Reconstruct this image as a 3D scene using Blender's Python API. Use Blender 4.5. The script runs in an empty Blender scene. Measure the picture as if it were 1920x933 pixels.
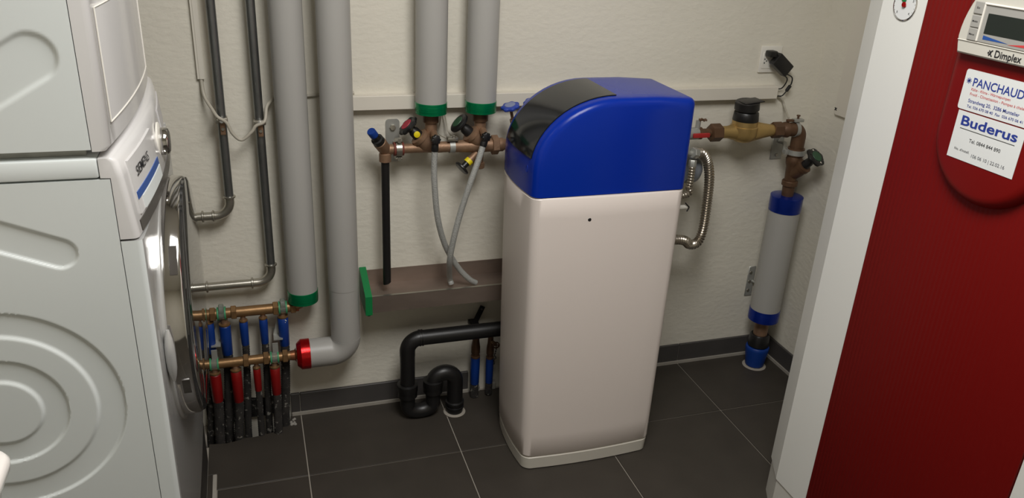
import bpy, bmesh, math, random
from mathutils import Vector as V, Matrix
random.seed(7)
SC = bpy.context.scene
COL = SC.collection

# ------------------------------------------------------------------ camera
H = 1.55                                   # camera height in metres
CAM = V((0, 0, H))
F = 1508.0                                 # focal length in pixels (1920 wide)
RX = V((0.95180329, -0.30290179, 0.04817686))      # camera right in world axes
RD = V((-0.07960008, -0.39564914, -0.91494567))    # camera down
RF = V((0.29619982, 0.86701342, -0.40069116))      # camera forward
cd = bpy.data.cameras.new('camera')
cam = bpy.data.objects.new('camera', cd)
COL.objects.link(cam)
cd.sensor_width = 36.0
cd.lens = F * 36.0 / 1920.0
cd.clip_start = 0.02
cam.matrix_world = Matrix(((RX.x, -RD.x, -RF.x, CAM.x), (RX.y, -RD.y, -RF.y, CAM.y),
                           (RX.z, -RD.z, -RF.z, CAM.z), (0, 0, 0, 1)))
SC.camera = cam

# ------------------------------------------------------------------ light
SC.view_settings.view_transform = 'Standard'
SC.view_settings.look = 'None'
SC.view_settings.exposure = 0.0
SC.view_settings.gamma = 1.0
SC.view_settings.use_curve_mapping = False
world = bpy.data.worlds.new('world')
SC.world = world
world.use_nodes = True
world.node_tree.nodes['Background'].inputs[0].default_value = (1.0, 0.95, 0.88, 1)
world.node_tree.nodes['Background'].inputs[1].default_value = 0.02
ld = bpy.data.lights.new('ceiling_tube_light', 'AREA')
ld.shape = 'RECTANGLE'
ld.size = 0.62
ld.size_y = 0.95
ld.energy = 36
ld.color = (1.0, 0.985, 0.965)
lo = bpy.data.objects.new('ceiling_tube_light', ld)
COL.objects.link(lo)
LX, LY = 0.48, 0.76
lo.location = (LX, LY, 2.315)

W = 2.243                                  # back wall plane (y)
XR = 1.808                                 # right wall plane (x)
XL, YB, ZC = -1.0, -1.3, 2.42


def ray(px, py):
    return RX * (px - 960.0) + RD * (py - 466.5) + RF * F


def P(px, py, d):
    """point seen at a pixel, standing d metres in front of the back wall"""
    r = ray(px, py)
    return CAM + r * ((W - d) / r.y)


def PX(px, py, x):
    r = ray(px, py)
    return CAM + r * ((x - CAM.x) / r.x)


def PZ(px, py, z):
    r = ray(px, py)
    return CAM + r * ((z - H) / r.z)


def PY(px, py, y):
    return P(px, py, W - y)


# ------------------------------------------------------------------ materials
def lin(c):
    return tuple(((v / 255.0) / 12.92 if v <= 10 else (((v / 255.0) + 0.055) / 1.055) ** 2.4) for v in c)


def mat(name, rgb, rough=0.5, metal=0.0, bump=0.0, scale=80.0, var=0.0, stretch=None, coat=0.0, ior=1.5, spec=0.5, trans=0.0, vscale=None):
    m = bpy.data.materials.new(name)
    m.use_nodes = True
    nt = m.node_tree
    b = nt.nodes['Principled BSDF']
    c = lin(rgb)
    b.inputs['Base Color'].default_value = (*c, 1)
    b.inputs['Roughness'].default_value = rough
    b.inputs['Metallic'].default_value = metal
    b.inputs['IOR'].default_value = ior
    b.inputs['Specular IOR Level'].default_value = spec
    b.inputs['Coat Weight'].default_value = coat
    b.inputs['Coat Roughness'].default_value = 0.06
    b.inputs['Transmission Weight'].default_value = trans
    if bump or var:
        tc = nt.nodes.new('ShaderNodeTexCoord')
        geo = nt.nodes.new('ShaderNodeNewGeometry')
        mp = nt.nodes.new('ShaderNodeMapping')
        nt.links.new(geo.outputs['Position'], mp.inputs['Vector'])
        if stretch:
            mp.inputs['Scale'].default_value = stretch
        n = nt.nodes.new('ShaderNodeTexNoise')
        n.inputs['Scale'].default_value = scale
        n.inputs['Detail'].default_value = 5
        nt.links.new(mp.outputs[0], n.inputs['Vector'])
        if bump:
            bp = nt.nodes.new('ShaderNodeBump')
            bp.inputs['Strength'].default_value = bump
            bp.inputs['Distance'].default_value = 0.004
            nt.links.new(n.outputs['Fac'], bp.inputs['Height'])
            nt.links.new(bp.outputs[0], b.inputs['Normal'])
        if var:
            n2 = nt.nodes.new('ShaderNodeTexNoise')
            n2.inputs['Scale'].default_value = vscale or scale * 0.3
            n2.inputs['Detail'].default_value = 4
            nt.links.new(mp.outputs[0], n2.inputs['Vector'])
            mr = nt.nodes.new('ShaderNodeMapRange')
            mr.inputs[1].default_value = 0.3
            mr.inputs[2].default_value = 0.7
            mr.inputs[3].default_value = 1 - var
            mr.inputs[4].default_value = 1 + var
            nt.links.new(n2.outputs['Fac'], mr.inputs[0])
            mx = nt.nodes.new('ShaderNodeVectorMath')
            mx.operation = 'SCALE'
            mx.inputs[0].default_value = c
            nt.links.new(mr.outputs[0], mx.inputs['Scale'])
            nt.links.new(mx.outputs[0], b.inputs['Base Color'])
    return m


M = {}
M['wall'] = mat('wall_plaster', (219, 214, 200), 0.85, bump=0.38, scale=48, var=0.03, stretch=(1, 1, 1.6), vscale=3)
M['ceiling'] = mat('ceiling_paint', (225, 222, 212), 0.9)
M['tile'] = mat('anthracite_tile', (59, 54, 48), 0.5, bump=0.06, scale=40, var=0.10, vscale=9, spec=0.35)
M['tile_dark'] = mat('baseboard_tile', (70, 67, 65), 0.5, bump=0.05, scale=40, var=0.08)
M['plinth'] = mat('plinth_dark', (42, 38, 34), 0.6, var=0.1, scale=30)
M['grout'] = mat('grout', (150, 143, 132), 0.9, bump=0.1, scale=200)
M['silicone'] = mat('silicone', (158, 152, 142), 0.6, var=0.08, scale=60)
M['concrete'] = mat('concrete', (150, 146, 138), 0.95, bump=0.5, scale=60, var=0.2)
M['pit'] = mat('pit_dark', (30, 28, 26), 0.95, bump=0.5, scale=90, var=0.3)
M['pvc'] = mat('grey_pvc', (168, 166, 161), 0.42, var=0.02, scale=6)
M['green'] = mat('green_foil', (0, 132, 80), 0.2, metal=0.5, bump=0.25, scale=30, stretch=(0.3, 0.3, 14))
M['red_foil'] = mat('red_foil', (190, 22, 24), 0.25, metal=0.7, bump=0.25, scale=40)
M['blue_foil'] = mat('blue_foil', (14, 44, 140), 0.2, metal=0.5, bump=0.2, scale=30, stretch=(0.3, 0.3, 14))
M['bronze'] = mat('bronze', (146, 116, 92), 0.5, metal=0.5, bump=0.15, scale=160, var=0.16, vscale=30)
M['bronze_dark'] = mat('bronze_dark', (98, 72, 52), 0.5, metal=0.4, bump=0.15, scale=160, var=0.16, vscale=30)
M['copper'] = mat('copper_pipe', (178, 118, 84), 0.35, metal=0.85, var=0.12, scale=40)
M['brass'] = mat('brass', (142, 110, 74), 0.4, metal=0.65, bump=0.06, scale=160, var=0.10, vscale=30)
M['brass_meter'] = mat('brass_meter', (186, 156, 100), 0.36, metal=0.7, bump=0.06, scale=160, var=0.08, vscale=30)
M['zinc'] = mat('zinc_steel', (128, 130, 130), 0.36, metal=0.9, var=0.14, scale=30, bump=0.05)
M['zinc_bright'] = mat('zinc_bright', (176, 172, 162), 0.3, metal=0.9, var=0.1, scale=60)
M['galv'] = mat('galvanised', (172, 172, 166), 0.42, metal=0.5, var=0.1, scale=90)
M['chrome'] = mat('chrome', (205, 203, 200), 0.08, metal=1.0)
M['stainless'] = mat('stainless_tray', (148, 134, 124), 0.42, metal=0.75, bump=0.03, scale=60, var=0.12, stretch=(0.4, 1, 1))
M['steel_hose'] = mat('corrugated_steel', (182, 174, 162), 0.28, metal=0.95)
M['black'] = mat('black_plastic', (26, 25, 25), 0.38)
M['black_pe'] = mat('black_pe_pipe', (22, 21, 21), 0.4, bump=0.04, scale=60)
M['black_foam'] = mat('black_foam', (26, 24, 22), 0.95, bump=0.6, scale=120, var=0.5, vscale=70)
M['conduit'] = mat('dusty_conduit', (40, 37, 34), 0.9, bump=0.5, scale=90, var=0.55, vscale=60, stretch=(1, 1, 0.5))
M['blue'] = mat('blue_plastic', (6, 52, 128), 0.45)
M['blue_wheel'] = mat('blue_handwheel', (38, 62, 150), 0.4)
M['blue_wheel_grey'] = mat('handwheel_plate', (120, 128, 160), 0.4)
M['red'] = mat('red_plastic', (132, 10, 10), 0.45)
M['red_lever'] = mat('red_lever', (165, 40, 40), 0.4)
M['yellow'] = mat('yellow_ring', (225, 205, 20), 0.5)
M['green_clip'] = mat('green_rubber', (60, 140, 95), 0.55)
M['clip'] = mat('clear_bracket', (215, 222, 212), 0.12, trans=0.85)
M['green_cap'] = mat('green_endcap', (6, 120, 62), 0.45)
M['green_disc'] = mat('green_disc', (45, 80, 55), 0.5)
M['red_disc'] = mat('red_disc', (160, 45, 60), 0.5)
M['braid'] = mat('braided_hose', (165, 165, 160), 0.3, bump=0.7, scale=420, var=0.18, vscale=420, coat=0.4)
M['cable'] = mat('grey_cable', (176, 170, 156), 0.5)
M['trunking'] = mat('cable_trunking', (216, 210, 197), 0.45)
M['white_plastic'] = mat('white_plastic', (228, 224, 214), 0.35)
M['softener'] = mat('softener_white', (222, 212, 204), 0.4)
M['softener_base'] = mat('softener_base', (205, 200, 188), 0.4)
M['lid'] = mat('softener_blue_lid', (4, 42, 145), 0.25, spec=0.25)
M['smoke'] = mat('smoked_window', (26, 28, 30), 0.12, spec=0.35)
M['appliance'] = mat('appliance_white', (217, 222, 220), 0.34)
M['appliance_front'] = mat('appliance_front_white', (200, 200, 198), 0.22, metal=0.5)
M['fascia'] = mat('fascia_white', (214, 212, 210), 0.2, coat=0.3)
M['fascia_grey'] = mat('fascia_grey', (196, 194, 194), 0.25)
M['dark_strip'] = mat('dark_strip', (70, 66, 62), 0.2)
M['blue_strip'] = mat('blue_strip', (40, 80, 150), 0.3)
M['door_glass'] = mat('door_glass', (38, 38, 38), 0.03, spec=0.9, ior=1.6)
M['silver'] = mat('silver_trim', (205, 205, 203), 0.22, metal=0.5)
M['hp_white'] = mat('heat_pump_white', (226, 226, 220), 0.35)
M['hp_side'] = mat('heat_pump_side', (206, 204, 196), 0.4)
M['hp_red'] = mat('heat_pump_red', (112, 10, 8), 0.5, spec=0.2)
M['ctrl'] = mat('controller_shell', (200, 197, 186), 0.4)
M['ctrl_grey'] = mat('controller_grey', (158, 156, 150), 0.4)
M['lcd'] = mat('display_glass', (34, 40, 36), 0.15)
M['sticker'] = mat('sticker_white', (222, 224, 222), 0.35)
M['ink_blue'] = mat('ink_blue', (36, 56, 140), 0.6)
M['ink_red'] = mat('ink_red', (200, 60, 60), 0.6)
M['ink_black'] = mat('ink_black', (28, 28, 32), 0.6)
M['ink_grey'] = mat('ink_grey', (96, 98, 104), 0.7)
M['ceramic'] = mat('ceramic_white', (236, 230, 224), 0.15, coat=0.5)
M['hp_red2'] = mat('heat_pump_red_smooth', (114, 10, 8), 0.42, spec=0.25)


def add_ribs(m, axis_scale, strength):
    nt = m.node_tree
    b = nt.nodes['Principled BSDF']
    geo = nt.nodes.new('ShaderNodeNewGeometry')
    w = nt.nodes.new('ShaderNodeTexWave')
    w.wave_type = 'BANDS'
    w.bands_direction = 'Y'
    w.inputs['Scale'].default_value = axis_scale
    w.inputs['Distortion'].default_value = 0.0
    nt.links.new(geo.outputs['Position'], w.inputs['Vector'])
    bp = nt.nodes.new('ShaderNodeBump')
    bp.inputs['Strength'].default_value = strength
    bp.inputs['Distance'].default_value = 0.002
    nt.links.new(w.outputs['Fac'], bp.inputs['Height'])
    nt.links.new(bp.outputs[0], b.inputs['Normal'])


add_ribs(M['hp_red'], 30, 0.22)


def add_specks(m, rgb, scale, lo, hi):
    """plaster splashes on a dark surface"""
    nt = m.node_tree
    b = nt.nodes['Principled BSDF']
    geo = nt.nodes.new('ShaderNodeNewGeometry')
    n = nt.nodes.new('ShaderNodeTexNoise')
    n.inputs['Scale'].default_value = scale
    n.inputs['Detail'].default_value = 6
    nt.links.new(geo.outputs['Position'], n.inputs['Vector'])
    mr = nt.nodes.new('ShaderNodeMapRange')
    mr.inputs[1].default_value = lo
    mr.inputs[2].default_value = hi
    nt.links.new(n.outputs['Fac'], mr.inputs[0])
    mx = nt.nodes.new('ShaderNodeMix')
    mx.data_type = 'RGBA'
    src = b.inputs['Base Color'].links
    if src:
        nt.links.new(src[0].from_socket, mx.inputs['A'])
    else:
        mx.inputs['A'].default_value = b.inputs['Base Color'].default_value
    mx.inputs['B'].default_value = (*lin(rgb), 1)
    nt.links.new(mr.outputs[0], mx.inputs['Factor'])
    nt.links.new(mx.outputs['Result'], b.inputs['Base Color'])


add_specks(M['conduit'], (130, 126, 118), 75, 0.60, 0.68)
add_specks(M['black_foam'], (120, 116, 108), 60, 0.62, 0.70)


# ------------------------------------------------------------------ geometry helpers
def frame(axis):
    a = V(axis).normalized()
    u = a.cross(V((0, 0, 1)))
    if u.length < 1e-4:
        u = a.cross(V((0, 1, 0)))
    u.normalize()
    return a, u, a.cross(u).normalized()


def catmull(pts, n=10):
    pts = [V(p) for p in pts]
    q = [pts[0] * 2 - pts[1]] + pts + [pts[-1] * 2 - pts[-2]]
    out = []
    for i in range(1, len(q) - 2):
        p0, p1, p2, p3 = q[i - 1], q[i], q[i + 1], q[i + 2]
        for k in range(n):
            t = k / n
            out.append(0.5 * ((2 * p1) + (p2 - p0) * t + (2 * p0 - 5 * p1 + 4 * p2 - p3) * t * t + (3 * p1 - p0 - 3 * p2 + p3) * t ** 3))
    out.append(pts[-1])
    return out


def fillet(pts, r, n=8):
    pts = [V(p) for p in pts]
    out = [pts[0]]
    for i in range(1, len(pts) - 1):
        a, b, c = pts[i - 1], pts[i], pts[i + 1]
        d1, d2 = (a - b).normalized(), (c - b).normalized()
        ang = d1.angle(d2)
        t = min(r / math.tan(ang / 2), 0.49 * min((a - b).length, (c - b).length) * 2 * 0.98)
        p1, p2 = b + d1 * t, b + d2 * t
        rr = t * math.tan(ang / 2)
        cen = b + (d1 + d2).normalized() * (rr / math.sin(ang / 2))
        for k in range(n + 1):
            w = k / n
            q = p1.lerp(p2, w) - cen
            out.append(cen + q.normalized() * rr)
    out.append(pts[-1])
    return out


def resample(path, step):
    path = [V(p) for p in path]
    out = [path[0]]
    acc = 0.0
    for a, b in zip(path, path[1:]):
        L = (b - a).length
        s = step - acc
        while s <= L:
            out.append(a.lerp(b, s / L))
            s += step
        acc = (acc + L) % step
    return out


WLOC = {}


class G:
    def __init__(self):
        self.v, self.f = [], []

    def add(self, vs, fs):
        o = len(self.v)
        self.v += [V(p) for p in vs]
        self.f += [[i + o for i in f] for f in fs]
        return self

    def box(self, lo, hi):
        x0, y0, z0 = lo
        x1, y1, z1 = hi
        return self.add([(x0, y0, z0), (x1, y0, z0), (x1, y1, z0), (x0, y1, z0), (x0, y0, z1), (x1, y0, z1), (x1, y1, z1), (x0, y1, z1)],
                        [(0, 3, 2, 1), (4, 5, 6, 7), (0, 1, 5, 4), (1, 2, 6, 5), (2, 3, 7, 6), (3, 0, 4, 7)])

    def rbox(self, lo, hi, r=0.004, seg=2, mtx=None):
        bm = bmesh.new()
        bmesh.ops.create_cube(bm, size=1)
        c = [(a + b) / 2 for a, b in zip(lo, hi)]
        s = [b - a for a, b in zip(lo, hi)]
        for v in bm.verts:
            v.co = V((v.co.x * s[0], v.co.y * s[1], v.co.z * s[2]))
        bmesh.ops.bevel(bm, geom=list(bm.edges), offset=r, segments=seg, profile=0.5, affect='EDGES')
        mm = mtx or Matrix.Identity(4)
        cc = V(c)
        vs = [mm @ v.co + cc for v in bm.verts]
        bm.verts.index_update()
        fs = [[v.index for v in f.verts] for f in bm.faces]
        bm.free()
        return self.add(vs, fs)

    def lathe(self, p0, axis, prof, n=24, caps=True, mod=None, phase=0.0):
        a, u, w = frame(axis)
        p0 = V(p0)
        vs, fs = [], []
        for t, r in prof:
            for k in range(n):
                th = 2 * math.pi * k / n + phase
                rr = r * (mod(th) if mod else 1)
                vs.append(p0 + a * t + u * (rr * math.cos(th)) + w * (rr * math.sin(th)))
        for i in range(len(prof) - 1):
            for k in range(n):
                k2 = (k + 1) % n
                fs.append((i * n + k, i * n + k2, (i + 1) * n + k2, (i + 1) * n + k))
        if caps:
            fs.append(tuple(range(n - 1, -1, -1)))
            fs.append(tuple((len(prof) - 1) * n + k for k in range(n)))
        return self.add(vs, fs)

    def cyl(self, p0, p1, r, n=20, ch=0.0):
        p0, p1 = V(p0), V(p1)
        L = (p1 - p0).length
        if ch:
            pr = [(0, r - ch), (ch, r), (L - ch, r), (L, r - ch)]
        else:
            pr = [(0, r), (L, r)]
        return self.lathe(p0, p1 - p0, pr, n)

    def hexnut(self, p0, p1, r, phase=0.0):
        p0, p1 = V(p0), V(p1)
        L = (p1 - p0).length
        c = min(0.0015, L * 0.2)
        return self.lathe(p0, p1 - p0, [(0, r * 0.92), (c, r), (L - c, r), (L, r * 0.92)], 6, phase=phase)

    def tube(self, path, r, n=14, caps=True):
        path = [V(p) for p in path]
        q = [path[0]]
        for p in path[1:]:
            if (p - q[-1]).length > 1e-6:
                q.append(p)
        path = q
        m = len(path)
        rs = r if isinstance(r, (list, tuple)) else [r] * m
        vs, fs = [], []
        u = None
        for i, p in enumerate(path):
            t = (path[min(i + 1, m - 1)] - path[max(i - 1, 0)]).normalized()
            if u is None:
                _, u, _ = frame(t)
            u = (u - t * u.dot(t)).normalized()
            w = t.cross(u)
            for k in range(n):
                th = 2 * math.pi * k / n
                vs.append(p + u * (rs[i] * math.cos(th)) + w * (rs[i] * math.sin(th)))
        for i in range(m - 1):
            for k in range(n):
                k2 = (k + 1) % n
                fs.append((i * n + k, i * n + k2, (i + 1) * n + k2, (i + 1) * n + k))
        if caps:
            fs.append(tuple(range(n - 1, -1, -1)))
            fs.append(tuple((m - 1) * n + k for k in range(n)))
        return self.add(vs, fs)

    def loft(self, rings, caps=True):
        n = len(rings[0])
        vs = [p for r in rings for p in r]
        fs = []
        for i in range(len(rings) - 1):
            for k in range(n):
                k2 = (k + 1) % n
                fs.append((i * n + k, i * n + k2, (i + 1) * n + k2, (i + 1) * n + k))
        if caps:
            fs.append(tuple(range(n - 1, -1, -1)))
            fs.append(tuple((len(rings) - 1) * n + k for k in range(n)))
        return self.add(vs, fs)

    def prism(self, poly, vec):
        vec = V(vec)
        return self.loft([[V(p) for p in poly], [V(p) + vec for p in poly]])

    def ball(self, c, r, n=14):
        pr = [(r - r * math.cos(math.pi * k / 8), max(r * math.sin(math.pi * k / 8), 1e-4)) for k in range(9)]
        return self.lathe(V(c) - V((0, 0, r)), (0, 0, 1), pr, n)

    def wheel(self, c, axis, r, th, lobes=8, depth=0.06, n=48):
        mod = (lambda a: 1 + depth * math.cos(lobes * a)) if lobes else None
        return self.lathe(V(c) - V(axis).normalized() * th * 0.5, axis,
                          [(0, r * 0.6), (th * 0.1, r * 0.9), (th * 0.3, r), (th * 0.7, r), (th * 0.92, r * 0.9), (th, r * 0.72)], n, mod=mod)

    def build(self, name, m, parent=None, smooth=38):
        me = bpy.data.meshes.new(name)
        xs = [p.x for p in self.v]
        ys = [p.y for p in self.v]
        zs = [p.z for p in self.v]
        c = V(((min(xs) + max(xs)) / 2, (min(ys) + max(ys)) / 2, (min(zs) + max(zs)) / 2))
        me.from_pydata([p - c for p in self.v], [], self.f)
        bm = bmesh.new()
        bm.from_mesh(me)
        bmesh.ops.recalc_face_normals(bm, faces=bm.faces)
        bm.to_mesh(me)
        bm.free()
        if smooth:
            for p in me.polygons:
                p.use_smooth = True
            me.set_sharp_from_angle(angle=math.radians(smooth))
        me.materials.append(M[m] if isinstance(m, str) else m)
        o = bpy.data.objects.new(name, me)
        COL.objects.link(o)
        place(o, c, parent)
        return o


def place(o, c, parent):
    WLOC[o.name] = V(c)
    if parent:
        o.parent = parent
        o.location = V(c) - WLOC[parent.name]
    else:
        o.location = c


def tag(o, label, cat, group=None):
    o['label'] = label
    o['category'] = cat
    if group:
        o['group'] = group
    return o


def thing(name, loc, label, cat, group=None):
    o = bpy.data.objects.new(name, None)
    o.empty_display_size = 0.05
    COL.objects.link(o)
    place(o, V(loc), None)
    return tag(o, label, cat, group)


def struct(o):
    o['kind'] = 'structure'
    return o


def lab(o, s):
    o['label'] = s
    return o


def text(name, s, org, xd, yd, height, m, parent, width=None, bold=0.0, lift=0.0004):
    """flat print: letters lying on a surface, origin at the baseline's left end"""
    cu = bpy.data.curves.new(name, 'FONT')
    cu.body = s
    cu.size = 1.0
    cu.offset = bold
    cu.extrude = 0.0
    cu.resolution_u = 3
    ob = bpy.data.objects.new(name + '_tmp', cu)
    COL.objects.link(ob)
    bpy.context.view_layer.update()
    me = bpy.data.meshes.new_from_object(ob.evaluated_get(bpy.context.evaluated_depsgraph_get()))
    bpy.data.objects.remove(ob)
    xd, yd = V(xd).normalized(), V(yd).normalized()
    nrm = xd.cross(yd)
    x0 = min(v.co.x for v in me.vertices)
    x1 = max(v.co.x for v in me.vertices)
    sy = height / 0.70
    sx = width / (x1 - x0) if width else sy
    g = G()
    g.v = [V(org) + xd * ((v.co.x - x0) * sx) + yd * (v.co.y * sy) + nrm * lift for v in me.vertices]
    g.f = [list(p.vertices) for p in me.polygons]
    bpy.data.meshes.remove(me)
    return g.build(name, m, parent, smooth=0)


X, Y, Z = V((1, 0, 0)), V((0, 1, 0)), V((0, 0, 1))

# ================================================================== the setting
g = G()
HX0, HX1, HY0 = -0.205, 0.047, 2.128            # hole in the floor where the risers come up
g.box((XL, YB, -0.12), (XR, HY0, -0.003)).box((XL, HY0, -0.12), (HX0, W, -0.003)).box((HX1, HY0, -0.12), (XR, W, -0.003))
floor = struct(g.build('floor', 'grout', smooth=0))
lab(floor, 'dark anthracite tiled floor with light joints')
wall_back = struct(G().box((XL - 0.1, W, -0.12), (XR + 0.1, W + 0.1, ZC)).build('wall_back', 'wall', smooth=0))
wall_right = struct(G().box((XR, YB, -0.12), (XR + 0.1, W, ZC)).build('wall_right', 'wall', smooth=0))
wall_left = struct(G().box((XL - 0.1, YB, -0.12), (XL, W, ZC)).build('wall_left', 'wall', smooth=0))
wall_front = struct(G().box((XL - 0.1, YB - 0.1, -0.12), (XR + 0.1, YB, ZC)).build('wall_front', 'wall', smooth=0))
ceiling = struct(G().box((XL - 0.1, YB - 0.1, ZC), (XR + 0.1, W + 0.1, ZC + 0.1)).build('ceiling', 'ceiling', smooth=0))

TP, TX0, TY1 = 0.451, 0.078, 1.925
PLX = -0.198                                     # front face of the plinth


def tile_obj(poly):
    gg = G()
    n = len(poly)
    cx = sum(p[0] for p in poly) / n
    cy = sum(p[1] for p in poly) / n
    inn = []
    for x, y in poly:
        d = V((cx - x, cy - y))
        d.normalize()
        inn.append((x + d.x * 0.0012, y + d.y * 0.0012))
    gg.loft([[V((x, y, -0.009)) for x, y in poly], [V((x, y, -0.0008)) for x, y in poly], [V((x, y, 0.0)) for x, y in inn]])
    return gg.build('tile', 'tile', floor, smooth=0)


J = 0.0018
rows = [(TY1, 2.232)] + [(TY1 - TP * (k + 1), TY1 - TP * k) for k in range(8)]
full_tile = None
for (ya, yb) in rows:
    ya = max(ya, YB)
    if yb - ya < 0.03:
        continue
    for i in range(-3, 5):
        xa, xb = TX0 + TP * i, TX0 + TP * (i + 1)
        xa, xb = max(xa, XL), min(xb, XR - 0.010)
        if xb - xa < 0.03:
            continue
        if ya == TY1 and i == -1:
            pts = [(-0.172, ya + J), (xb - J, ya + J), (xb - J, yb - J), (0.047, yb - J), (0.043, 2.205), (0.034, 2.186), (0.020, 2.176),
                   (0.008, 2.160), (-0.03, 2.152), (-0.07, 2.146), (-0.095, 2.149), (-0.12, 2.138), (-0.150, 2.133), (PLX + 0.001, 2.140), (PLX + 0.001, 1.995), (-0.172, 1.995)]
            tile_obj(pts)
            continue
        if i == -1 and ya < TY1 and yb > 1.2:
            xa = -0.172
        if xb < -0.1 and yb > 1.25:
            if i == -2:
                continue
        is_full = abs(xb - xa - TP) < 1e-4 and abs(yb - ya - TP) < 1e-4
        if is_full and full_tile:
            o = full_tile.copy()
            COL.objects.link(o)
            place(o, V(((xa + xb) / 2, (ya + yb) / 2, WLOC[full_tile.name].z)), floor)
            continue
        o = tile_obj([(xa + J, ya + J), (xb - J, ya + J), (xb - J, yb - J), (xa + J, yb - J)])
        if is_full:
            full_tile = o
tile_obj([(PLX + 0.001, 1.0), (-0.1845, 1.0), (-0.1845, 1.993), (PLX + 0.001, 1.993)])
G().box((-0.183, 1.45, -0.004), (-0.1735, 1.992, 0.001)).build('edge_joint', 'silicone', floor, smooth=0)
g = G().box((HX0, HY0, -0.13), (HX1, W, -0.118))
g.build('pit_bottom', 'pit', floor, smooth=0)

# baseboards, tile by tile
bb = G().box((HX1 + 0.001, W - 0.008, -0.002), (0.632, W, 0.070))
bb.box((0.752, W - 0.008, -0.002), (XR - 0.002, W, 0.070))
baseboard_back = struct(bb.build('baseboard_back', 'grout', smooth=0))


def bb_tile(lo, hi, parent):
    return G().rbox(lo, hi, 0.0012, 1).build('baseboard_tile', 'tile_dark', parent, smooth=0)


xs = [HX1 + 0.002, 0.078, 0.529, 0.631]
for a, b in zip(xs, xs[1:]):
    bb_tile((a + 0.001, W - 0.0115, 0.010), (b - 0.001, W - 0.002, 0.078), baseboard_back)
xs = [0.753, 0.98, 1.431, XR - 0.012]
for a, b in zip(xs, xs[1:]):
    bb_tile((a + 0.001, W - 0.0115, 0.010), (b - 0.001, W - 0.002, 0.078), baseboard_back)
G().box((HX1 + 0.004, W - 0.0165, -0.002), (0.632, W - 0.001, 0.0105)).box((0.753, W - 0.0165, -0.002), (XR - 0.003, W - 0.001, 0.0105)).build('silicone_joint', 'silicone', baseboard_back, smooth=0)
baseboard_right = struct(G().box((XR - 0.008, 0.2, -0.002), (XR, W - 0.0005, 0.070)).build('baseboard_right', 'grout', smooth=0))
ysb = [0.2, 0.572, 1.023, 1.474, 1.925, W - 0.013]
for a, b in zip(ysb, ysb[1:]):
    bb_tile((XR - 0.0115, a + 0.001, 0.010), (XR - 0.002, b - 0.001, 0.078), baseboard_right)
G().box((XR - 0.0165, 0.2, -0.002), (XR - 0.001, W - 0.0175, 0.0105)).build('silicone_joint', 'silicone', baseboard_right, smooth=0)

# plinth under the laundry machines
ZW0, ZW1 = 0.292, 1.1625                       # washer bottom / top
YW0 = 1.28
plinth = thing('machine_plinth', (-0.55, 1.65, 0), 'dark plinth on the floor carrying the washing machine', 'plinth')
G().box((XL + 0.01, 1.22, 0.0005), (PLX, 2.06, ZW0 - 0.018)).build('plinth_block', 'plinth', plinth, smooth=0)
for fx in (-0.72, -0.26):
    for fy in (1.34, 1.82):
        G().cyl((fx, fy, ZW0 - 0.0178), (fx, fy, ZW0), 0.022, ch=0.002).build('foot_pad', 'black', plinth)

# ceiling lamp that lights the room
lamp = thing('ceiling_lamp', (LX, LY, ZC), 'wide white ceiling lamp above the room', 'lamp')
G().rbox((LX - 0.33, LY - 0.50, 2.335), (LX + 0.33, LY + 0.50, ZC - 0.001), 0.01).build('lamp_housing', 'white_plastic', lamp)

# ================================================================== washing machine
SY = 1.185                                        # ratio used when reading the side of the machine
YW1 = YW0 + 0.598
YC = (YW0 + YW1) / 2


def bow(y, amount):
    t = (y - YC) / 0.299
    return amount * (1 - t * t)


def front_ring(z, xf, amount, xb, r=0.010, n=18, ya=YW0, yb=YW1):
    pts = [V((xb, ya, z)), V((xf - r, ya, z))]
    for k in range(1, 5):
        a = k / 5 * math.pi / 2
        pts.append(V((xf - r + r * math.sin(a), ya + r - r * math.cos(a), z)))
    for k in range(n + 1):
        y = ya + r + (yb - ya - 2 * r) * k / n
        pts.append(V((xf + bow(y, amount) - bow(ya + r, amount), y, z)))
    for k in range(1, 5):
        a = k / 5 * math.pi / 2
        pts.append(V((xf - r + r * math.cos(a), yb - r + r * math.sin(a), z)))
    pts += [V((xf - r, yb, z)), V((xb, yb, z))]
    return pts


def emboss_sheet(name, parent, x0, x1, z0, z1, y0, fn, nx, nz, m):
    vs, fs = [], []
    for j in range(nz + 1):
        for i in range(nx + 1):
            x = x0 + (x1 - x0) * i / nx
            z = z0 + (z1 - z0) * j / nz
            vs.append(V((x, y0 + fn(x, z), z)))
    for j in range(nz):
        for i in range(nx):
            a = j * (nx + 1) + i
            fs.append((a, a + 1, a + nx + 2, a + nx + 1))
    n0 = len(vs)
    e = [(x0, z0), (x1, z0), (x1, z1), (x0, z1)]
    idx = [0, nx, (nz + 1) * (nx + 1) - 1, nz * (nx + 1)]
    bot = list(range(0, nx + 1))
    right = [nx + j * (nx + 1) for j in range(nz + 1)]
    top = [nz * (nx + 1) + i for i in range(nx, -1, -1)]
    left = [j * (nx + 1) for j in range(nz, -1, -1)]
    loop = bot + right[1:] + top[1:] + left[1:-1]
    b0 = len(vs)
    for q in loop:
        p = vs[q]
        vs.append(V((p.x, y0 + 0.012, p.z)))
    L = len(loop)
    for k in range(L):
        fs.append((loop[k], b0 + k, b0 + (k + 1) % L, loop[(k + 1) % L]))
    fs.append(tuple(b0 + k for k in range(L)))
    return G().add(vs, fs).build(name, m, parent, smooth=50)


def sstep(a, b, x):
    t = max(0.0, min(1.0, (x - a) / (b - a)))
    return t * t * (3 - 2 * t)


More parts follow.
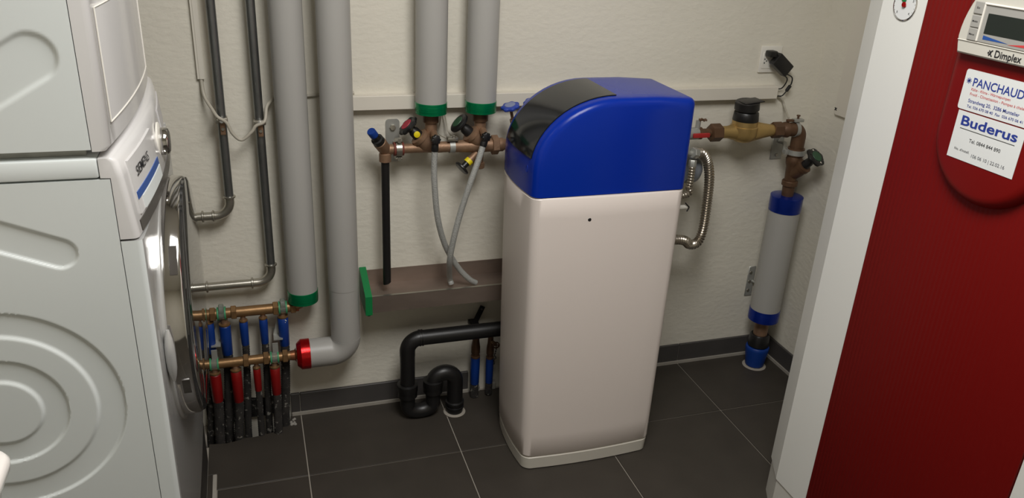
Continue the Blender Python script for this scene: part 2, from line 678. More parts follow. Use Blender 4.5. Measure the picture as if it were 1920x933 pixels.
def capsule(x, z, a, b, r, dep, soft):
    ax, az = a
    bx, bz = b
    t = max(0, min(1, ((x - ax) * (bx - ax) + (z - az) * (bz - az)) / ((bx - ax) ** 2 + (bz - az) ** 2)))
    d = math.hypot(x - ax - t * (bx - ax), z - az - t * (bz - az))
    return dep * (1 - sstep(r - soft, r, d))


wm = thing('washing_machine', (-0.47, YC, ZW0), 'white front-loading washing machine with chrome door, below the dryer', 'washing machine')
pc = PY(4, 776, YW0)
ca, cb, ce = PY(-70, 428, YW0), PY(-10, 443, YW0), PY(112, 476, YW0)
r1, r2, r3, r4 = [(PY(4 + q, 776, YW0) - pc).length for q in (234, 180, 128, 76)]
cr = 0.026


def wash_relief(x, z):
    d = math.hypot(x - pc.x, z - pc.z)
    dep = 0.0045
    v = dep * (sstep(r2 - 0.002, r2 + 0.004, d) * (1 - sstep(r1 - 0.003, r1, d)))
    v += dep * (sstep(r4 - 0.002, r4 + 0.004, d) * (1 - sstep(r3 - 0.003, r3, d)))
    v += max(capsule(x, z, (ca.x, ca.z), (cb.x, cb.z), cr, dep, 0.004), capsule(x, z, (cb.x, cb.z), (ce.x, ce.z), cr, dep, 0.004))
    return min(v, dep)


xs_side = PY(226, 450, YW0).x
emboss_sheet('side_panel', wm, -0.775, xs_side - 0.0012, ZW0 + 0.004, PY(100, 339, YW0).z - 0.002, YW0, wash_relief, 270, 380, 'appliance')
G().box((-0.775, YW0 + 0.0125, ZW0), (xs_side - 0.004, YW1, 1.115)).build('body', 'appliance', wm, smooth=0)
ztl = PY(100, 339, YW0).z
G().rbox((-0.778, YW0 - 0.001, ztl + 0.0005), (PY(185, 315, YW0).x - 0.001, YW1, ZW1), 0.004).build('top_lid', 'appliance', wm)
# control fascia, leaning back
ZF0 = PY(254, 447, YW0).z
xfb, xft = PY(262, 447, YW0).x, PY(212, 296, YW0).x + 0.004
xlid = PY(185, 315, YW0).x
g = G().loft([front_ring(ZF0, xfb, 0.022, xs_side), front_ring(ZF0 + 0.004, xfb + 0.001, 0.022, xs_side),
              front_ring(ztl - 0.0002, xft + 0.006, 0.022, xs_side), front_ring(ztl + 0.0005, xft + 0.006, 0.022, xlid), front_ring(ZW1 - 0.006, xft + 0.001, 0.022, xlid),
              front_ring(ZW1, xft - 0.006, 0.020, xlid)])
fas = g.build('control_panel', 'fascia', wm, smooth=45)


def fx(y, z):
    """fascia surface"""
    t = (z - ZF0) / (ZW1 - ZF0)
    a = 0.022
    return xfb + (xft + 0.001 - xfb) * t + bow(y, a) - bow(YW0 + 0.01, a)


def fpatch(name, y0, y1, z0, z1, th, m, parent, n=10, z0b=None, r=0.0):
    """thin plate following the bowed fascia"""
    rings = []
    for k in range(n + 1):
        y = y0 + (y1 - y0) * k / n
        zb = z0 if z0b is None else z0 + (z0b - z0) * k / n
        rings.append([V((fx(y, zb) - 0.002, y, zb)), V((fx(y, zb) + th, y, zb)), V((fx(y, z1) + th, y, z1)), V((fx(y, z1) - 0.002, y, z1))])
    return G().loft(rings).build(name, m, parent, smooth=30)


dr = fpatch('detergent_drawer', YW0 + 0.035, YW0 + 0.225, ZF0 + 0.028, ZW1 - 0.016, 0.004, 'fascia', fas)
fpatch('drawer_band', YW0 + 0.036, YW0 + 0.224, ZF0 + 0.052, ZF0 + 0.064, 0.0052, 'blue_strip', dr)
fpatch('drawer_grip', YW0 + 0.060, YW0 + 0.224, ZF0 + 0.029, ZF0 + 0.050, 0.0058, 'appliance', dr)
fpatch('lower_strip', YW0 + 0.022, YW1 - 0.03, ZF0 + 0.004, ZF0 + 0.022, 0.003, 'dark_strip', fas, n=20)
fpatch('display_window', YW0 + 0.39, YW0 + 0.55, ZF0 + 0.060, ZW1 - 0.024, 0.003, 'fascia_grey', fas)
for k in range(5):
    yy = YW0 + 0.40 + k * 0.028
    fpatch('button', yy, yy + 0.018, ZF0 + 0.036, ZF0 + 0.046, 0.005, 'silver', fas, n=2)
ty, tz = YW0 + 0.062, ZF0 + 0.082
text('brand_lettering', 'SIEMENS', (fx(ty, tz) + 0.0050, ty, tz), V((fx(ty + 0.1, tz) - fx(ty, tz) + 0.001, 0.1, 0)), V((fx(ty, tz + 0.02) - fx(ty, tz), 0, 0.02)), 0.016, 'ink_black', dr, width=0.090, bold=0.010)
# programme knob
ky, kz = YC + 0.012, ZF0 + 0.067
kx = fx(ky, kz)
kb = G().lathe((kx - 0.001, ky, kz), X, [(0, 0.036), (0.003, 0.036), (0.0045, 0.033)], 36).build('knob_ring', 'white_plastic', fas)
G().lathe((kx + 0.0036, ky, kz), X, [(0, 0.025), (0.002, 0.026), (0.012, 0.025), (0.0145, 0.023)], 36).build('knob', 'chrome', kb)
G().lathe((kx + 0.0182, ky, kz), X, [(0, 0.021), (0.0015, 0.019)], 36).build('knob_cap', 'dark_strip', kb)
# front sheet below the fascia
xfr = PY(340, 933, YW0).x
g = G().loft([front_ring(ZW0, xfr - 0.004, 0.004, xs_side), front_ring(ZW0 + 0.01, xfr, 0.004, xs_side), front_ring(ZF0 - 0.0035, xfr, 0.008, xs_side)])
wfp = g.build('front_panel', 'appliance_front', wm, smooth=45)
wfp.data.materials.append(M['appliance'])
for p in wfp.data.polygons:
    if p.normal.y < -0.5:
        p.material_index = 1
# door
DZ, DR_ = 0.782, 0.240
DX = -0.137
xface = xfr + 0.006
door = G().lathe((xface - 0.004, YC, DZ), X, [(0, DR_ * 1.035), (0.0045, DR_ * 1.035), (0.006, DR_ * 1.02), (0.0068, DR_)], 96).build('door', 'silver', wm)
t_end = DX - xface
G().lathe((xface + 0.0029, YC, DZ), X, [(0, DR_ * 1.0), (0.004, DR_ * 1.0), (t_end - 0.0065, DR_ * 0.995), (t_end - 0.0035, DR_ * 0.985)], 96).build('chrome_rim', 'chrome', door)
G().lathe((DX - 0.0004, YC, DZ), X, [(0, DR_ * 0.985), (0.004, DR_ * 0.978), (0.006, DR_ * 0.95), (0.008, DR_ * 0.7), (0.009, DR_ * 0.4), (0.0092, 0.002)], 96).build('door_glass', 'door_glass', door)
for (za, zb, m_) in ((0.135, 0.175, 'dark_strip'), (-0.095, -0.06, 'dark_strip')):
    pts_o, pts_i = [], []
    g = G()
    rings = []
    for k in range(7):
        zz = za + (zb - za) * k / 6
        yy = -math.sqrt((DR_ * 1.0) ** 2 - zz ** 2)
        rings.append([V((xface + 0.014, YC + yy - 0.0012, DZ + zz)), V((DX - 0.006, YC + yy - 0.0012, DZ + zz)), V((DX - 0.006, YC + yy + 0.004, DZ + zz)), V((xface + 0.014, YC + yy + 0.004, DZ + zz))])
    g.loft(rings).build('hinge_recess' if za > 0 else 'handle_recess', m_, door)
g = G()
hp_ = [V((xface + 0.004, YC - math.sqrt((DR_ * 1.05) ** 2 - q * q) - 0.004, DZ + q)) for q in [0.055 - 0.0145 * k for k in range(8)]]
g.tube(hp_, [0.003, 0.0065, 0.0085, 0.009, 0.009, 0.0085, 0.0065, 0.003], 12).build('door_handle', 'silver', door)

# ================================================================== tumble dryer
ZD0 = 1.1735
ZD1 = ZD0 + 0.845
XD = PY(165, 0, YW0).x
td = thing('tumble_dryer', (-0.48, YC, ZW1), 'white tumble dryer stacked on top of the washing machine', 'tumble dryer')
da, db = PY(-60, 180, YW0), PY(56, 108, YW0)
dr_r = 0.036


def dry_relief(x, z):
    return capsule(x, z, (da.x, da.z), (db.x, db.z), dr_r, 0.0045, 0.006)


xd_side = PY(125, 0, YW0).x
emboss_sheet('side_panel', td, -0.775, xd_side - 0.0012, ZD0 + 0.003, ZD1 - 0.03, YW0, dry_relief, 200, 240, 'appliance')
G().box((-0.775, YW0 + 0.0125, ZD0 + 0.002), (xd_side - 0.004, YW1, ZD1 - 0.031)).build('body', 'appliance', td, smooth=0)
G().rbox((-0.778, YW0 - 0.001, ZD1 - 0.0295), (XD - 0.002, YW1, ZD1), 0.004).build('top_lid', 'appliance', td)
g = G().loft([front_ring(ZD0, XD - 0.008, 0.016, xd_side), front_ring(ZD0 + 0.008, XD, 0.018, xd_side), front_ring(ZD1 - 0.031, XD, 0.018, xd_side)])
fp = g.build('front_panel', 'fascia', td, smooth=45)


def dx(y):
    return XD + bow(y, 0.018) - bow(YW0 + 0.01, 0.018)


# service flap with a fine bright outline
za_, zb_ = ZD0 + 0.040, ZD0 + 0.205
ya_, yb_ = YW0 + 0.018, YW0 + 0.43
rings = []
for k in range(13):
    y = ya_ + (yb_ - ya_) * k / 12
    rings.append([V((dx(y) - 0.002, y, za_)), V((dx(y) + 0.0018, y, za_)), V((dx(y) + 0.0018, y, zb_)), V((dx(y) - 0.002, y, zb_))])
fl = G().loft(rings).build('service_flap', 'fascia', fp)
g = G()
out = [V((dx(ya_ + (yb_ - ya_) * k / 12) + 0.002, ya_ + (yb_ - ya_) * k / 12, za_)) for k in range(13)]
out2 = [V((p.x, p.y, zb_)) for p in reversed(out)]
g.tube(out, 0.0012, 6).tube(out2, 0.0012, 6).tube([out[0], out2[-1]], 0.0012, 6).tube([out[-1], out2[0]], 0.0012, 6)
g.build('flap_outline', 'white_plastic', fl)
for fy in (YW0 + 0.06, YW1 - 0.06):
    for fx_ in (-0.72, -0.27):
        G().cyl((fx_, fy, ZW1 + 0.0004), (fx_, fy, ZD0 + 0.0019), 0.02).build('foot', 'black', td)
G().box((-0.76, YW0 + 0.02, ZW1 + 0.0006), (-0.24, YW0 + 0.03, ZD0 + 0.0018)).build('stacking_rail', 'galv', td, smooth=0)

# white basin corner in the near left foreground
sk = thing('utility_sink', (-0.58, 0.72, 0), 'white ceramic sink rim poking in at the bottom left corner', 'sink')
ZS = 0.86
ps = PZ(17, 842, ZS)


def rrect(x0, x1, y0, y1, r, z, n=6):
    pts = []
    for (cx, cy, a0) in ((x1 - r, y1 - r, 0), (x0 + r, y1 - r, 90), (x0 + r, y0 + r, 180), (x1 - r, y0 + r, 270)):
        for k in range(n + 1):
            a = math.radians(a0 + 90 * k / n)
            pts.append(V((cx + r * math.cos(a), cy + r * math.sin(a), z)))
    return pts


sx1, sy1 = ps.x + 0.003, ps.y + 0.012
sx0, sy0 = sx1 - 0.40, sy1 - 0.52
rr = [(0.0, -0.16, 0.05), (0.0, -0.02, 0.05)]
g = G().loft([rrect(sx0 + 0.03, sx1 - 0.03, sy0 + 0.03, sy1 - 0.03, 0.03, ZS - 0.20), rrect(sx0 + 0.012, sx1 - 0.012, sy0 + 0.012, sy1 - 0.012, 0.03, ZS - 0.03),
              rrect(sx0 + 0.001, sx1 - 0.001, sy0 + 0.001, sy1 - 0.001, 0.03, ZS - 0.018), rrect(sx0, sx1, sy0, sy1, 0.03, ZS - 0.008), rrect(sx0 + 0.004, sx1 - 0.004, sy0 + 0.004, sy1 - 0.004, 0.028, ZS - 0.001),
              rrect(sx0 + 0.010, sx1 - 0.010, sy0 + 0.010, sy1 - 0.010, 0.025, ZS), rrect(sx0 + 0.04, sx1 - 0.04, sy0 + 0.04, sy1 - 0.04, 0.02, ZS - 0.003),
              rrect(sx0 + 0.05, sx1 - 0.05, sy0 + 0.05, sy1 - 0.05, 0.02, ZS - 0.15)])
g.build('basin', 'ceramic', sk, smooth=50)
G().lathe((sx0 + 0.2, sy0 + 0.26, 0.0005), Z, [(0, 0.10), (0.02, 0.10), (0.10, 0.07), (0.5, 0.065), (ZS - 0.2015, 0.09)], 24).build('pedestal', 'ceramic', sk)

# ================================================================== zinc steel pipes on the back wall
DZP, RZ = 0.040, 0.0118


def zinc_pipe(xt, ybend, label, rings_h, clamp_py):
    top = P(*xt, DZP)
    b = P(*ybend, DZP)
    x = (top.x + b.x) / 2
    t = thing('steel_pipe', (x, W - DZP, b.z), label, 'pipe', 'zinc steel pipes on the back wall')
    R_ = 0.040
    zb = b.z + 0.0
    vert_end = zb + R_ + 0.010
    yy = W - DZP
    G().cyl((x, yy, vert_end), (x, yy, ZC - 0.001), RZ).build('pipe', 'zinc', t)
    el = fillet([V((x, yy, vert_end + 0.001)), V((x, yy, zb)), V((x - R_ - 0.012, yy, zb))], R_, 10)
    G().tube(el, RZ * 1.06, 18).build('elbow', 'zinc_bright', t)
    G().cyl((x - R_ - 0.0115, yy, zb), (-0.62, yy, zb), RZ).build('pipe', 'zinc_bright', t)

    def ring(c, ax):
        L = 0.007
        G().lathe(V(c) - V(ax) * L / 2, ax, [(0, RZ * 1.05), (L * 0.25, RZ * 1.42), (L * 0.75, RZ * 1.42), (L, RZ * 1.05)], 24).build('press_ring', 'zinc_bright', t)
    ring((x, yy, vert_end + 0.004), Z)
    for q in rings_h:
        c = P(*q, DZP)
        ring((c.x, yy, zb), X)
    # earthing clamp
    c = P(clamp_py[0], clamp_py[1], DZP)
    cl = G()
    cl.lathe((x, yy, c.z - 0.006), Z, [(0, RZ + 0.0008), (0.0, RZ + 0.003), (0.012, RZ + 0.003), (0.012, RZ + 0.0008)], 20)
    cl.rbox((x - 0.016, yy - RZ - 0.014, c.z - 0.007), (x + 0.016, yy - RZ - 0.0015, c.z + 0.007), 0.003)
    co = cl.build('earth_clamp', 'zinc_bright', t)
    lab(co, 'earthing clamp around the pipe')
    G().lathe((x + 0.0, yy - RZ - 0.0145, c.z), -Y, [(0, 0.006), (0.004, 0.006), (0.006, 0.004)], 8).build('screw', 'galv', co)
    G().rbox((x - 0.005, yy - RZ - 0.005, c.z - 0.040), (x + 0.008, yy - RZ - 0.001, c.z - 0.008), 0.001).build('clamp_tongue', 'bronze', co)
    G().lathe((x + 0.0015, yy - RZ - 0.0052, c.z - 0.024), -Y, [(0, 0.005), (0.004, 0.004)], 10).build('screw', 'zinc_bright', co)
    return x, c


xA, cA = zinc_pipe((397, 0), (430, 403), 'left thin steel pipe bending left at half height, beside the trunking', [(400, 403), (380, 404)], (415, 222))
xB, cB = zinc_pipe((471, 0), (508, 527), 'right thin steel pipe bending left lower down, beside the grey pipes', [(473, 528), (388, 534)], (487, 226))

# little vertical trunking with the earth cable
pt = P(377, 148, 0.01)
tr = thing('vertical_trunking', (pt.x, W, pt.z), 'slim white vertical cable trunking at far left of back wall', 'cable trunking')
G().box((pt.x - 0.0085, W - 0.011, pt.z), (pt.x + 0.0085, W - 0.0002, ZC - 0.001)).build('trunking_base', 'trunking', tr, smooth=0)
G().box((pt.x - 0.003, W - 0.0125, pt.z), (pt.x + 0.0095, W - 0.0112, ZC - 0.001)).build('trunking_cover', 'trunking', tr, smooth=0)
yc_ = W - DZP - RZ - 0.008
cp = [(pt.x, W - 0.006, pt.z + 0.02), (pt.x, W - 0.007, pt.z - 0.004), P(383, 180, 0.02), P(398, 205, 0.05), (xA - 0.008, yc_ - 0.010, cA.z + 0.012), (xA + 0.012, yc_ - 0.009, cA.z - 0.004),
      P(436, 250, 0.07), P(453, 262, 0.07), P(472, 247, 0.07), (xB - 0.010, yc_ - 0.010, cB.z - 0.006), (xB + 0.013, yc_ - 0.009, cB.z + 0.006), P(500, 200, 0.045), P(510, 188, 0.018), P(517, 184, 0.006), P(560, 181, 0.005), P(597, 178, 0.005), P(664, 174, 0.005)]
tag(G().tube(catmull(cp, 8), 0.0044, 10).build('earth_cable', 'cable'), 'pale grey earth cable looping between the two thin steel pipes', 'cable')

# ================================================================== insulated grey pipes
def collar(p0, p1, r, m, parent, n=40):
    p0, p1 = V(p0), V(p1)
    L = (p1 - p0).length
    return G().lathe(p0, p1 - p0, [(0, r * 0.93), (0.0015, r), (L * 0.2, r), (L * 0.24, r * 1.012), (L - 0.0015, r * 1.012), (L, r * 0.93)], n).build('end_collar', m, parent)


D1, D2, D3 = 0.056, 0.090, 0.066
G_INS = 'grey insulated pipes'
# pipe 1, ends in a green collar above the upper brass manifold
x1 = (P(533, 0, D1).x + P(568, 545, D1).x) / 2
r1p = 0.0427
zc0, zc1 = P(568, 563, D1).z, P(568, 542, D1).z
ip1 = thing('insulated_pipe', (x1, W - D1, zc0), 'grey insulated pipe with green collar above the brass manifold', 'pipe', G_INS)
G().cyl((x1, W - D1, zc1), (x1, W - D1, ZC - 0.001), r1p, 40).build('insulation_sleeve', 'pvc', ip1)
collar((x1, W - D1, zc0), (x1, W - D1, zc1 + 0.002), r1p * 1.015, 'green', ip1)
# pipe 2, bends left at the bottom into a red collar
x2 = (P(625, 0, D2).x + P(643, 540, D2).x) / 2
r2p = 0.0437
zb2 = (P(380, 684, 0.090).z + P(553, 666, 0.090).z) / 2
xr0, xr1 = P(556, 668, D2).x, P(581, 666, D2).x
ip2 = thing('insulated_pipe', (x2, W - D2, zb2), 'grey insulated pipe bending left into a red collar', 'pipe', G_INS)
zj = P(645, 537, D2).z
zk = P(668, 627, D2).z
G().cyl((x2, W - D2, zj), (x2, W - D2, ZC - 0.001), r2p, 40).build('insulation_sleeve', 'pvc', ip2)
G().cyl((x2, W - D2, zk), (x2, W - D2, zj - 0.0006), r2p * 0.985, 40).build('insulation_sleeve', 'pvc', ip2)
el = fillet([V((x2, W - D2, zk - 0.0006)), V((x2, W - D2, zb2)), V((xr1, W - D2, zb2))], 0.046, 14)
G().tube(el, r2p * 1.0, 40).build('insulation_elbow', 'pvc', ip2)
Lr = xr1 - xr0
g = G().lathe((xr1 + 0.001, W - D2, zb2), -X, [(0, r2p * 1.01), (0.001, r2p * 1.045), (Lr * 0.68, r2p * 1.045), (Lr * 0.97, r2p * 0.80), (Lr, r2p * 0.76)], 40)
g.build('end_collar', 'red_foil', ip2)
# pipes 3 and 4 above the valve row
zg0, zg1 = P(808, 212, D3).z, P(808, 191, D3).z
x3 = (P(810, 0, D3).x + P(808, 190, D3).x) / 2
x4 = (P(907, 0, D3).x + P(902, 195, D3).x) / 2
for xx, s in ((x3, 'grey insulated pipe with green collar above the red handwheel valve'), (x4, 'grey insulated pipe with green collar above the dark green handwheel valve')):
    ip = thing('insulated_pipe', (xx, W - D3, zg0), s, 'pipe', G_INS)
    G().cyl((xx, W - D3, zg1), (xx, W - D3, ZC - 0.001), 0.0437, 40).build('insulation_sleeve', 'pvc', ip)
    collar((xx, W - D3, zg0), (xx, W - D3, zg1 + 0.002), 0.0446, 'green', ip)

# ================================================================== brass manifolds with their risers
def clip(c, r, parent, m='clip'):
    """bracket ring around a manifold, rubber lined"""
    c = V(c)
    for s in (-0.010, 0.010):
        G().lathe(c + X * (s - 0.0022), X, [(0, r + 0.0006), (0, r + 0.0045), (0.0044, r + 0.0045), (0.0044, r + 0.0006), (0, r + 0.0006)], 24, caps=False).build('rubber_lining', 'green_clip', parent)
    G().lathe(c - X * 0.0075, X, [(0, r + 0.0008), (0, r + 0.003), (0.015, r + 0.003), (0.015, r + 0.0008), (0, r + 0.0008)], 24, caps=False).build('bracket_ring', 'clip', parent)


DU, DL = 0.055, 0.090                              # upper / lower manifold distance from the wall
ua, ub = P(385, 591, DU), P(548, 574, DU)
zu = (ua.z + ub.z) / 2 + 0.000
yu = W - DU
um = thing('brass_manifold', (ub.x, yu, zu), 'upper brass manifold with blue-sleeved risers under the green collar', 'manifold')
RM = 0.0152
elb = fillet([V((x1, yu, zc0 + 0.004)), V((x1, yu, zu)), V((P(540, 574, DU).x, yu, zu))], 0.026, 10)
G().tube(elb, 0.0105, 18).build('elbow', 'bronze', um)
G().cyl((P(560, 573, DU).x, yu, zu), (-0.42, yu, zu), RM, 24).build('manifold_tube', 'brass', um)
for px_ in (398, 438, 517, 550):
    c = P(px_, 584, DU)
    G().hexnut((c.x - 0.0075, yu, zu), (c.x + 0.0075, yu, zu), RM * 1.42, 0.5).build('union_nut', 'brass', um)
for px_, py_ in ((415, 584), (530, 573)):
    c = P(px_, py_, DU)
    clip((c.x, yu, zu), RM, um)
    G().lathe((c.x - 0.0075, yu, zu + 0.012), X, [(0, 0.014), (0.002, 0.017), (0.013, 0.017), (0.015, 0.014)], 20).build('bracket_cap', 'clip', um)

la, lb = P(380, 684, DL), P(553, 666, DL)
zl = (la.z + lb.z) / 2
yl = W - DL
lm = thing('brass_manifold', (lb.x, yl, zl), 'lower brass manifold with red-sleeved risers beside the red collar', 'manifold')
G().cyl((xr0 + 0.002, yl, zl), (-0.42, yl, zl), RM * 0.92, 24).build('manifold_tube', 'brass', lm)
G().lathe((xr0 - 0.001, yl, zb2), -X, [(0, 0.022), (0.004, 0.016), (0.016, 0.0145), (0.018, 0.012)], 24).build('reducer', 'copper', lm)
for px_ in (461, 499, 535):
    c = P(px_, 672, DL)
    G().hexnut((c.x - 0.0075, yl, zl), (c.x + 0.0075, yl, zl), RM * 1.35, 0.4).build('union_nut', 'brass', lm)
for px_, py_ in ((402, 681), (515, 669)):
    c = P(px_, py_, DL)
    clip((c.x, yl, zl), RM * 0.92, lm)

G_RB, G_RR = 'blue-sleeved riser pipes', 'red-sleeved riser pipes'


def riser(name, label, group, top, bot, rpx, m, d, manifold_z, floor_px, cat='pipe'):
    t0 = P(top[0], top[1], d)
    t1 = P(bot[0], bot[1], d)
    r = rpx * 0.00160 / 2
    pf = P(floor_px, 815, d)
    x = t0.x
    yy = W - d
    t = thing(name, (x, yy, -0.08), label, cat, group)
    top_z = manifold_z - 0.010
    G().cyl((x, yy, t0.z + 0.0035), (x, yy, top_z), r * 0.62, 16).build('outlet', 'bronze', t)
    G().lathe((x, yy, t0.z - 0.003), Z, [(0, r * 0.9), (0.001, r * 1.02), (0.005, r * 1.02), (0.007, r * 0.75)], 20).build('brass_collar', 'brass', t)
    L = t0.z - t1.z - 0.003
    G().lathe((x, yy, t0.z - 0.0035), -Z, [(0, r * 0.9), (0.002, r), (L * 0.30, r), (L * 0.34, r * 1.0), (L - 0.002, r * 0.93), (L, r * 0.85)], 24).build('sleeve', m, t)
    path = catmull([(x, yy, t1.z + 0.0025), (x, yy, t1.z - 0.02), (x + (pf.x - x) * 0.4, yy, (t1.z) * 0.5), (pf.x, yy, 0.0), (pf.x, yy, -0.1175)], 8)
    path = resample(path, 0.004)
    rs = [r * 0.86 * (1 + 0.05 * (1 if i % 2 else -1)) for i in range(len(path))]
    G().tube(path, rs, 16).build('conduit', 'conduit', t)


ords = ['leftmost', 'second from left', 'third from left', 'fourth from left', 'rightmost']
S = [((391, 603), (392, 661), 17, 397), ((421, 607), (425, 663), 20, 431), ((456, 600), (461, 645), 15, 467), ((493, 595), (497, 642), 15, 507), ((530, 592), (533, 646), 19, 537)]
ext = ['wide blue-sleeved riser nearest the washing machine door', 'wide blue-sleeved riser beside the left grey bracket', 'thin blue-sleeved riser, left one of the thin pair', 'thin blue-sleeved riser, right one of the thin pair', 'wide blue-sleeved riser with white logo beside the green collar']
for (a, b, w_, fpx), s in zip(S, ext):
    riser('riser_pipe', s, G_RB, a, b, w_, 'blue', DU, zu, fpx)
S = [((403, 698), (408, 751), 20, 412), ((442, 692), (447, 751), 19, 448), ((481, 688), (484, 731), 13.5, 491), ((515, 686), (518, 737), 18, 523)]
ext = ['wide red-sleeved riser nearest the washing machine', 'wide red-sleeved riser, second from the washing machine', 'thin red-sleeved riser hanging from the lower brass manifold', 'wide red-sleeved riser closest to the red collar']
for (a, b, w_, fpx), s in zip(S, ext):
    riser('riser_pipe', s, G_RR, a, b, w_, 'red', DL, zl, fpx)
# white print on the right blue sleeve
c = P(534, 602, DU + 0.0142)
g = G()
for a0 in range(0, 300, 20):
    a1 = math.radians(a0)
    a2 = math.radians(a0 + 20)
    ro, ri = 0.0055, 0.003
    g.add([c + X * ro * math.cos(a1) + Z * ro * math.sin(a1), c + X * ro * math.cos(a2) + Z * ro * math.sin(a2), c + X * ri * math.cos(a2) + Z * ri * math.sin(a2), c + X * ri * math.cos(a1) + Z * ri * math.sin(a1)], [(0, 1, 2, 3)])
rp = [o for o in bpy.data.objects if o.get('label', '').startswith('wide blue-sleeved riser with white logo')][0]
g.build('printed_logo', 'sticker', [o for o in rp.children if o.name.startswith('sleeve')][0], smooth=0)

# grey wall brackets that carry both manifolds
for (pxa, pya, pxm, pym, pxb, pyb), s in (((411, 602, 405, 641, 404, 672), 'grey metal manifold bracket nearest the washing machine'), ((524, 592, 521, 628, 517, 662), 'grey metal manifold bracket beside the red collar')):
    a, m_, b = P(pxa, pya, 0.045), P(pxm, pym, 0.05), P(pxb, pyb, 0.07)
    t = thing('manifold_bracket', (a.x, W, b.z), s, 'bracket', 'grey manifold brackets')
    pl = [V((a.x - 0.005, W - 0.030, a.z)), V((a.x + 0.009, W - 0.030, a.z)), V((m_.x + 0.012, W - 0.036, m_.z)), V((m_.x - 0.012, W - 0.036, m_.z))]
    G().prism(pl, (0, -0.004, 0)).build('bracket_plate', 'galv', t, smooth=0)
    G().box((m_.x - 0.013, W - 0.075, m_.z - 0.003), (m_.x + 0.013, W - 0.0005, m_.z)).build('bracket_shelf', 'galv', t, smooth=0)
    G().box((b.x - 0.008, yl - 0.002, zl + 0.0165), (b.x + 0.008, yl + 0.002, m_.z - 0.0032)).build('bracket_arm', 'galv', t, smooth=0)
    G().lathe((a.x + 0.004, W - 0.0345, (a.z * 0.4 + m_.z * 0.6)), -Y, [(0, 0.0045), (0.002, 0.0045), (0.003, 0.003)], 12).build('screw', 'zinc_bright', t)

# black insulation left at the wall foot behind the risers
g = G()
top = [(HX0 + 0.004, 0.075), (-0.15, 0.088), (-0.10, 0.072), (-0.07, 0.080), (-0.02, 0.071), (0.01, 0.082), (HX1 - 0.004, 0.076)]
bot = [(HX1 - 0.004, -0.01), (0.02, 0.012), (0.0, 0.018), (-0.05, 0.014), (-0.10, 0.02), (-0.14, 0.0), (HX0 + 0.004, -0.02)]
tag(g.prism([V((x, W - 0.0003, z)) for x, z in top + bot], (0, -0.013, 0)).build('insulation_strip', 'black_foam', smooth=0), 'torn black insulation strip on the wall behind the risers', 'insulation')
cr_ = thing('plaster_crumb', (0.04, 2.19, 0), 'crumbs of plaster at the edge of the floor hole', 'plaster')
for k in range(9):
    x_, y_ = 0.050 + random.uniform(-0.006, 0.014), 2.19 + random.uniform(-0.012, 0.02)
    G().lathe((x_, y_, 0.0003), Z, [(0, 0.005), (0.003, 0.004), (0.005, 0.001)], 6).build('crumb', 'concrete', cr_, smooth=0)

# ================================================================== horizontal trunking on the back wall
ta, tb = P(664, 208, 0.03), P(1460, 185, 0.03)
zt0 = (ta.z + tb.z) / 2
ht = thing('wall_trunking', (1.0, W, zt0), 'long white horizontal cable trunking across the back wall', 'cable trunking')
xt0, xt1 = 0.262, P(1459, 176, 0.03).x
G().box((xt0, W - 0.024, zt0), (xt1, W - 0.0002, zt0 + 0.040)).build('trunking_base', 'trunking', ht, smooth=0)
G().rbox((xt0, W - 0.0285, zt0 - 0.0005), (xt1, W - 0.0242, zt0 + 0.0395), 0.0015, 1).build('trunking_cover', 'trunking', ht, smooth=0)

# ================================================================== valve row
DV = 0.072
yv = W - DV


def valve(name, parent, base, wheel_c, wr, body_m='bronze', disc_m=None, yellow=False, wlobes=8, bodyr=0.0225, th=0.013):
    """slanted-seat valve branch: body, bonnet, stem, handwheel"""
    base, wheel_c = V(base), V(wheel_c)
    ax = (wheel_c - base).normalized()
    L = (wheel_c - base).length
    b = G().lathe(base, ax, [(0, bodyr * 0.75), (L * 0.22, bodyr * 1.05), (L * 0.42, bodyr * 1.05), (L * 0.43, bodyr * 1.18), (L * 0.55, bodyr * 1.18), (L * 0.57, bodyr)], 24).build('valve_body', body_m, parent)
    bo = G().lathe(base + ax * (L * 0.571), ax, [(0, bodyr * 0.72), (L * 0.20, bodyr * 0.66), (L * 0.24, bodyr * 0.55), (L * 0.40, bodyr * 0.5)], 20).build('bonnet', 'black', b)
    if yellow:
        _, u, w = frame(ax)
        q = base + ax * (L * 0.68)
        side = (CAM - q)
        side = (side - ax * side.dot(ax)).normalized()
        G().lathe(q + side * bodyr * 0.5, side, [(0, 0.009), (0.006, 0.009), (0.007, 0.007)], 20).build('yellow_tag', 'yellow', b)
    wl = G().wheel(wheel_c, ax, wr, th, wlobes, 0.07).build('handwheel', 'black', parent)
    if disc_m:
        G().lathe(wheel_c + ax * (th * 0.5 + 0.0002), ax, [(0, wr * 0.58), (0.0015, wr * 0.55)], 24).build('handwheel_disc', disc_m, wl)
    return b, wl


vr = thing('valve_row', (x3, yv, P(808, 275, DV).z), 'bronze distribution pipe with slanted handwheel valves left of the softener', 'valve assembly')
zv = (P(770, 278, DV).z + P(905, 272, DV).z) / 2
xl_, xr_ = P(722, 285, DV).x, P(962, 268, DV).x
G().cyl((P(735, 280, DV).x, yv, zv), (P(815, 275, DV).x, yv, zv), 0.0137, 24).build('copper_pipe', 'bronze', vr)
mid = [(P(812, 275, DV).x, yv, zv), (P(840, 275, DV).x, yv, zv), (P(862, 275, DV).x, yv, zv), (P(890, 275, DV).x, yv, zv), (P(925, 275, DV).x, yv, zv)]
G().tube(mid, [0.0165, 0.0155, 0.0175, 0.0200, 0.0200], 24).build('tee_body', 'bronze', vr)
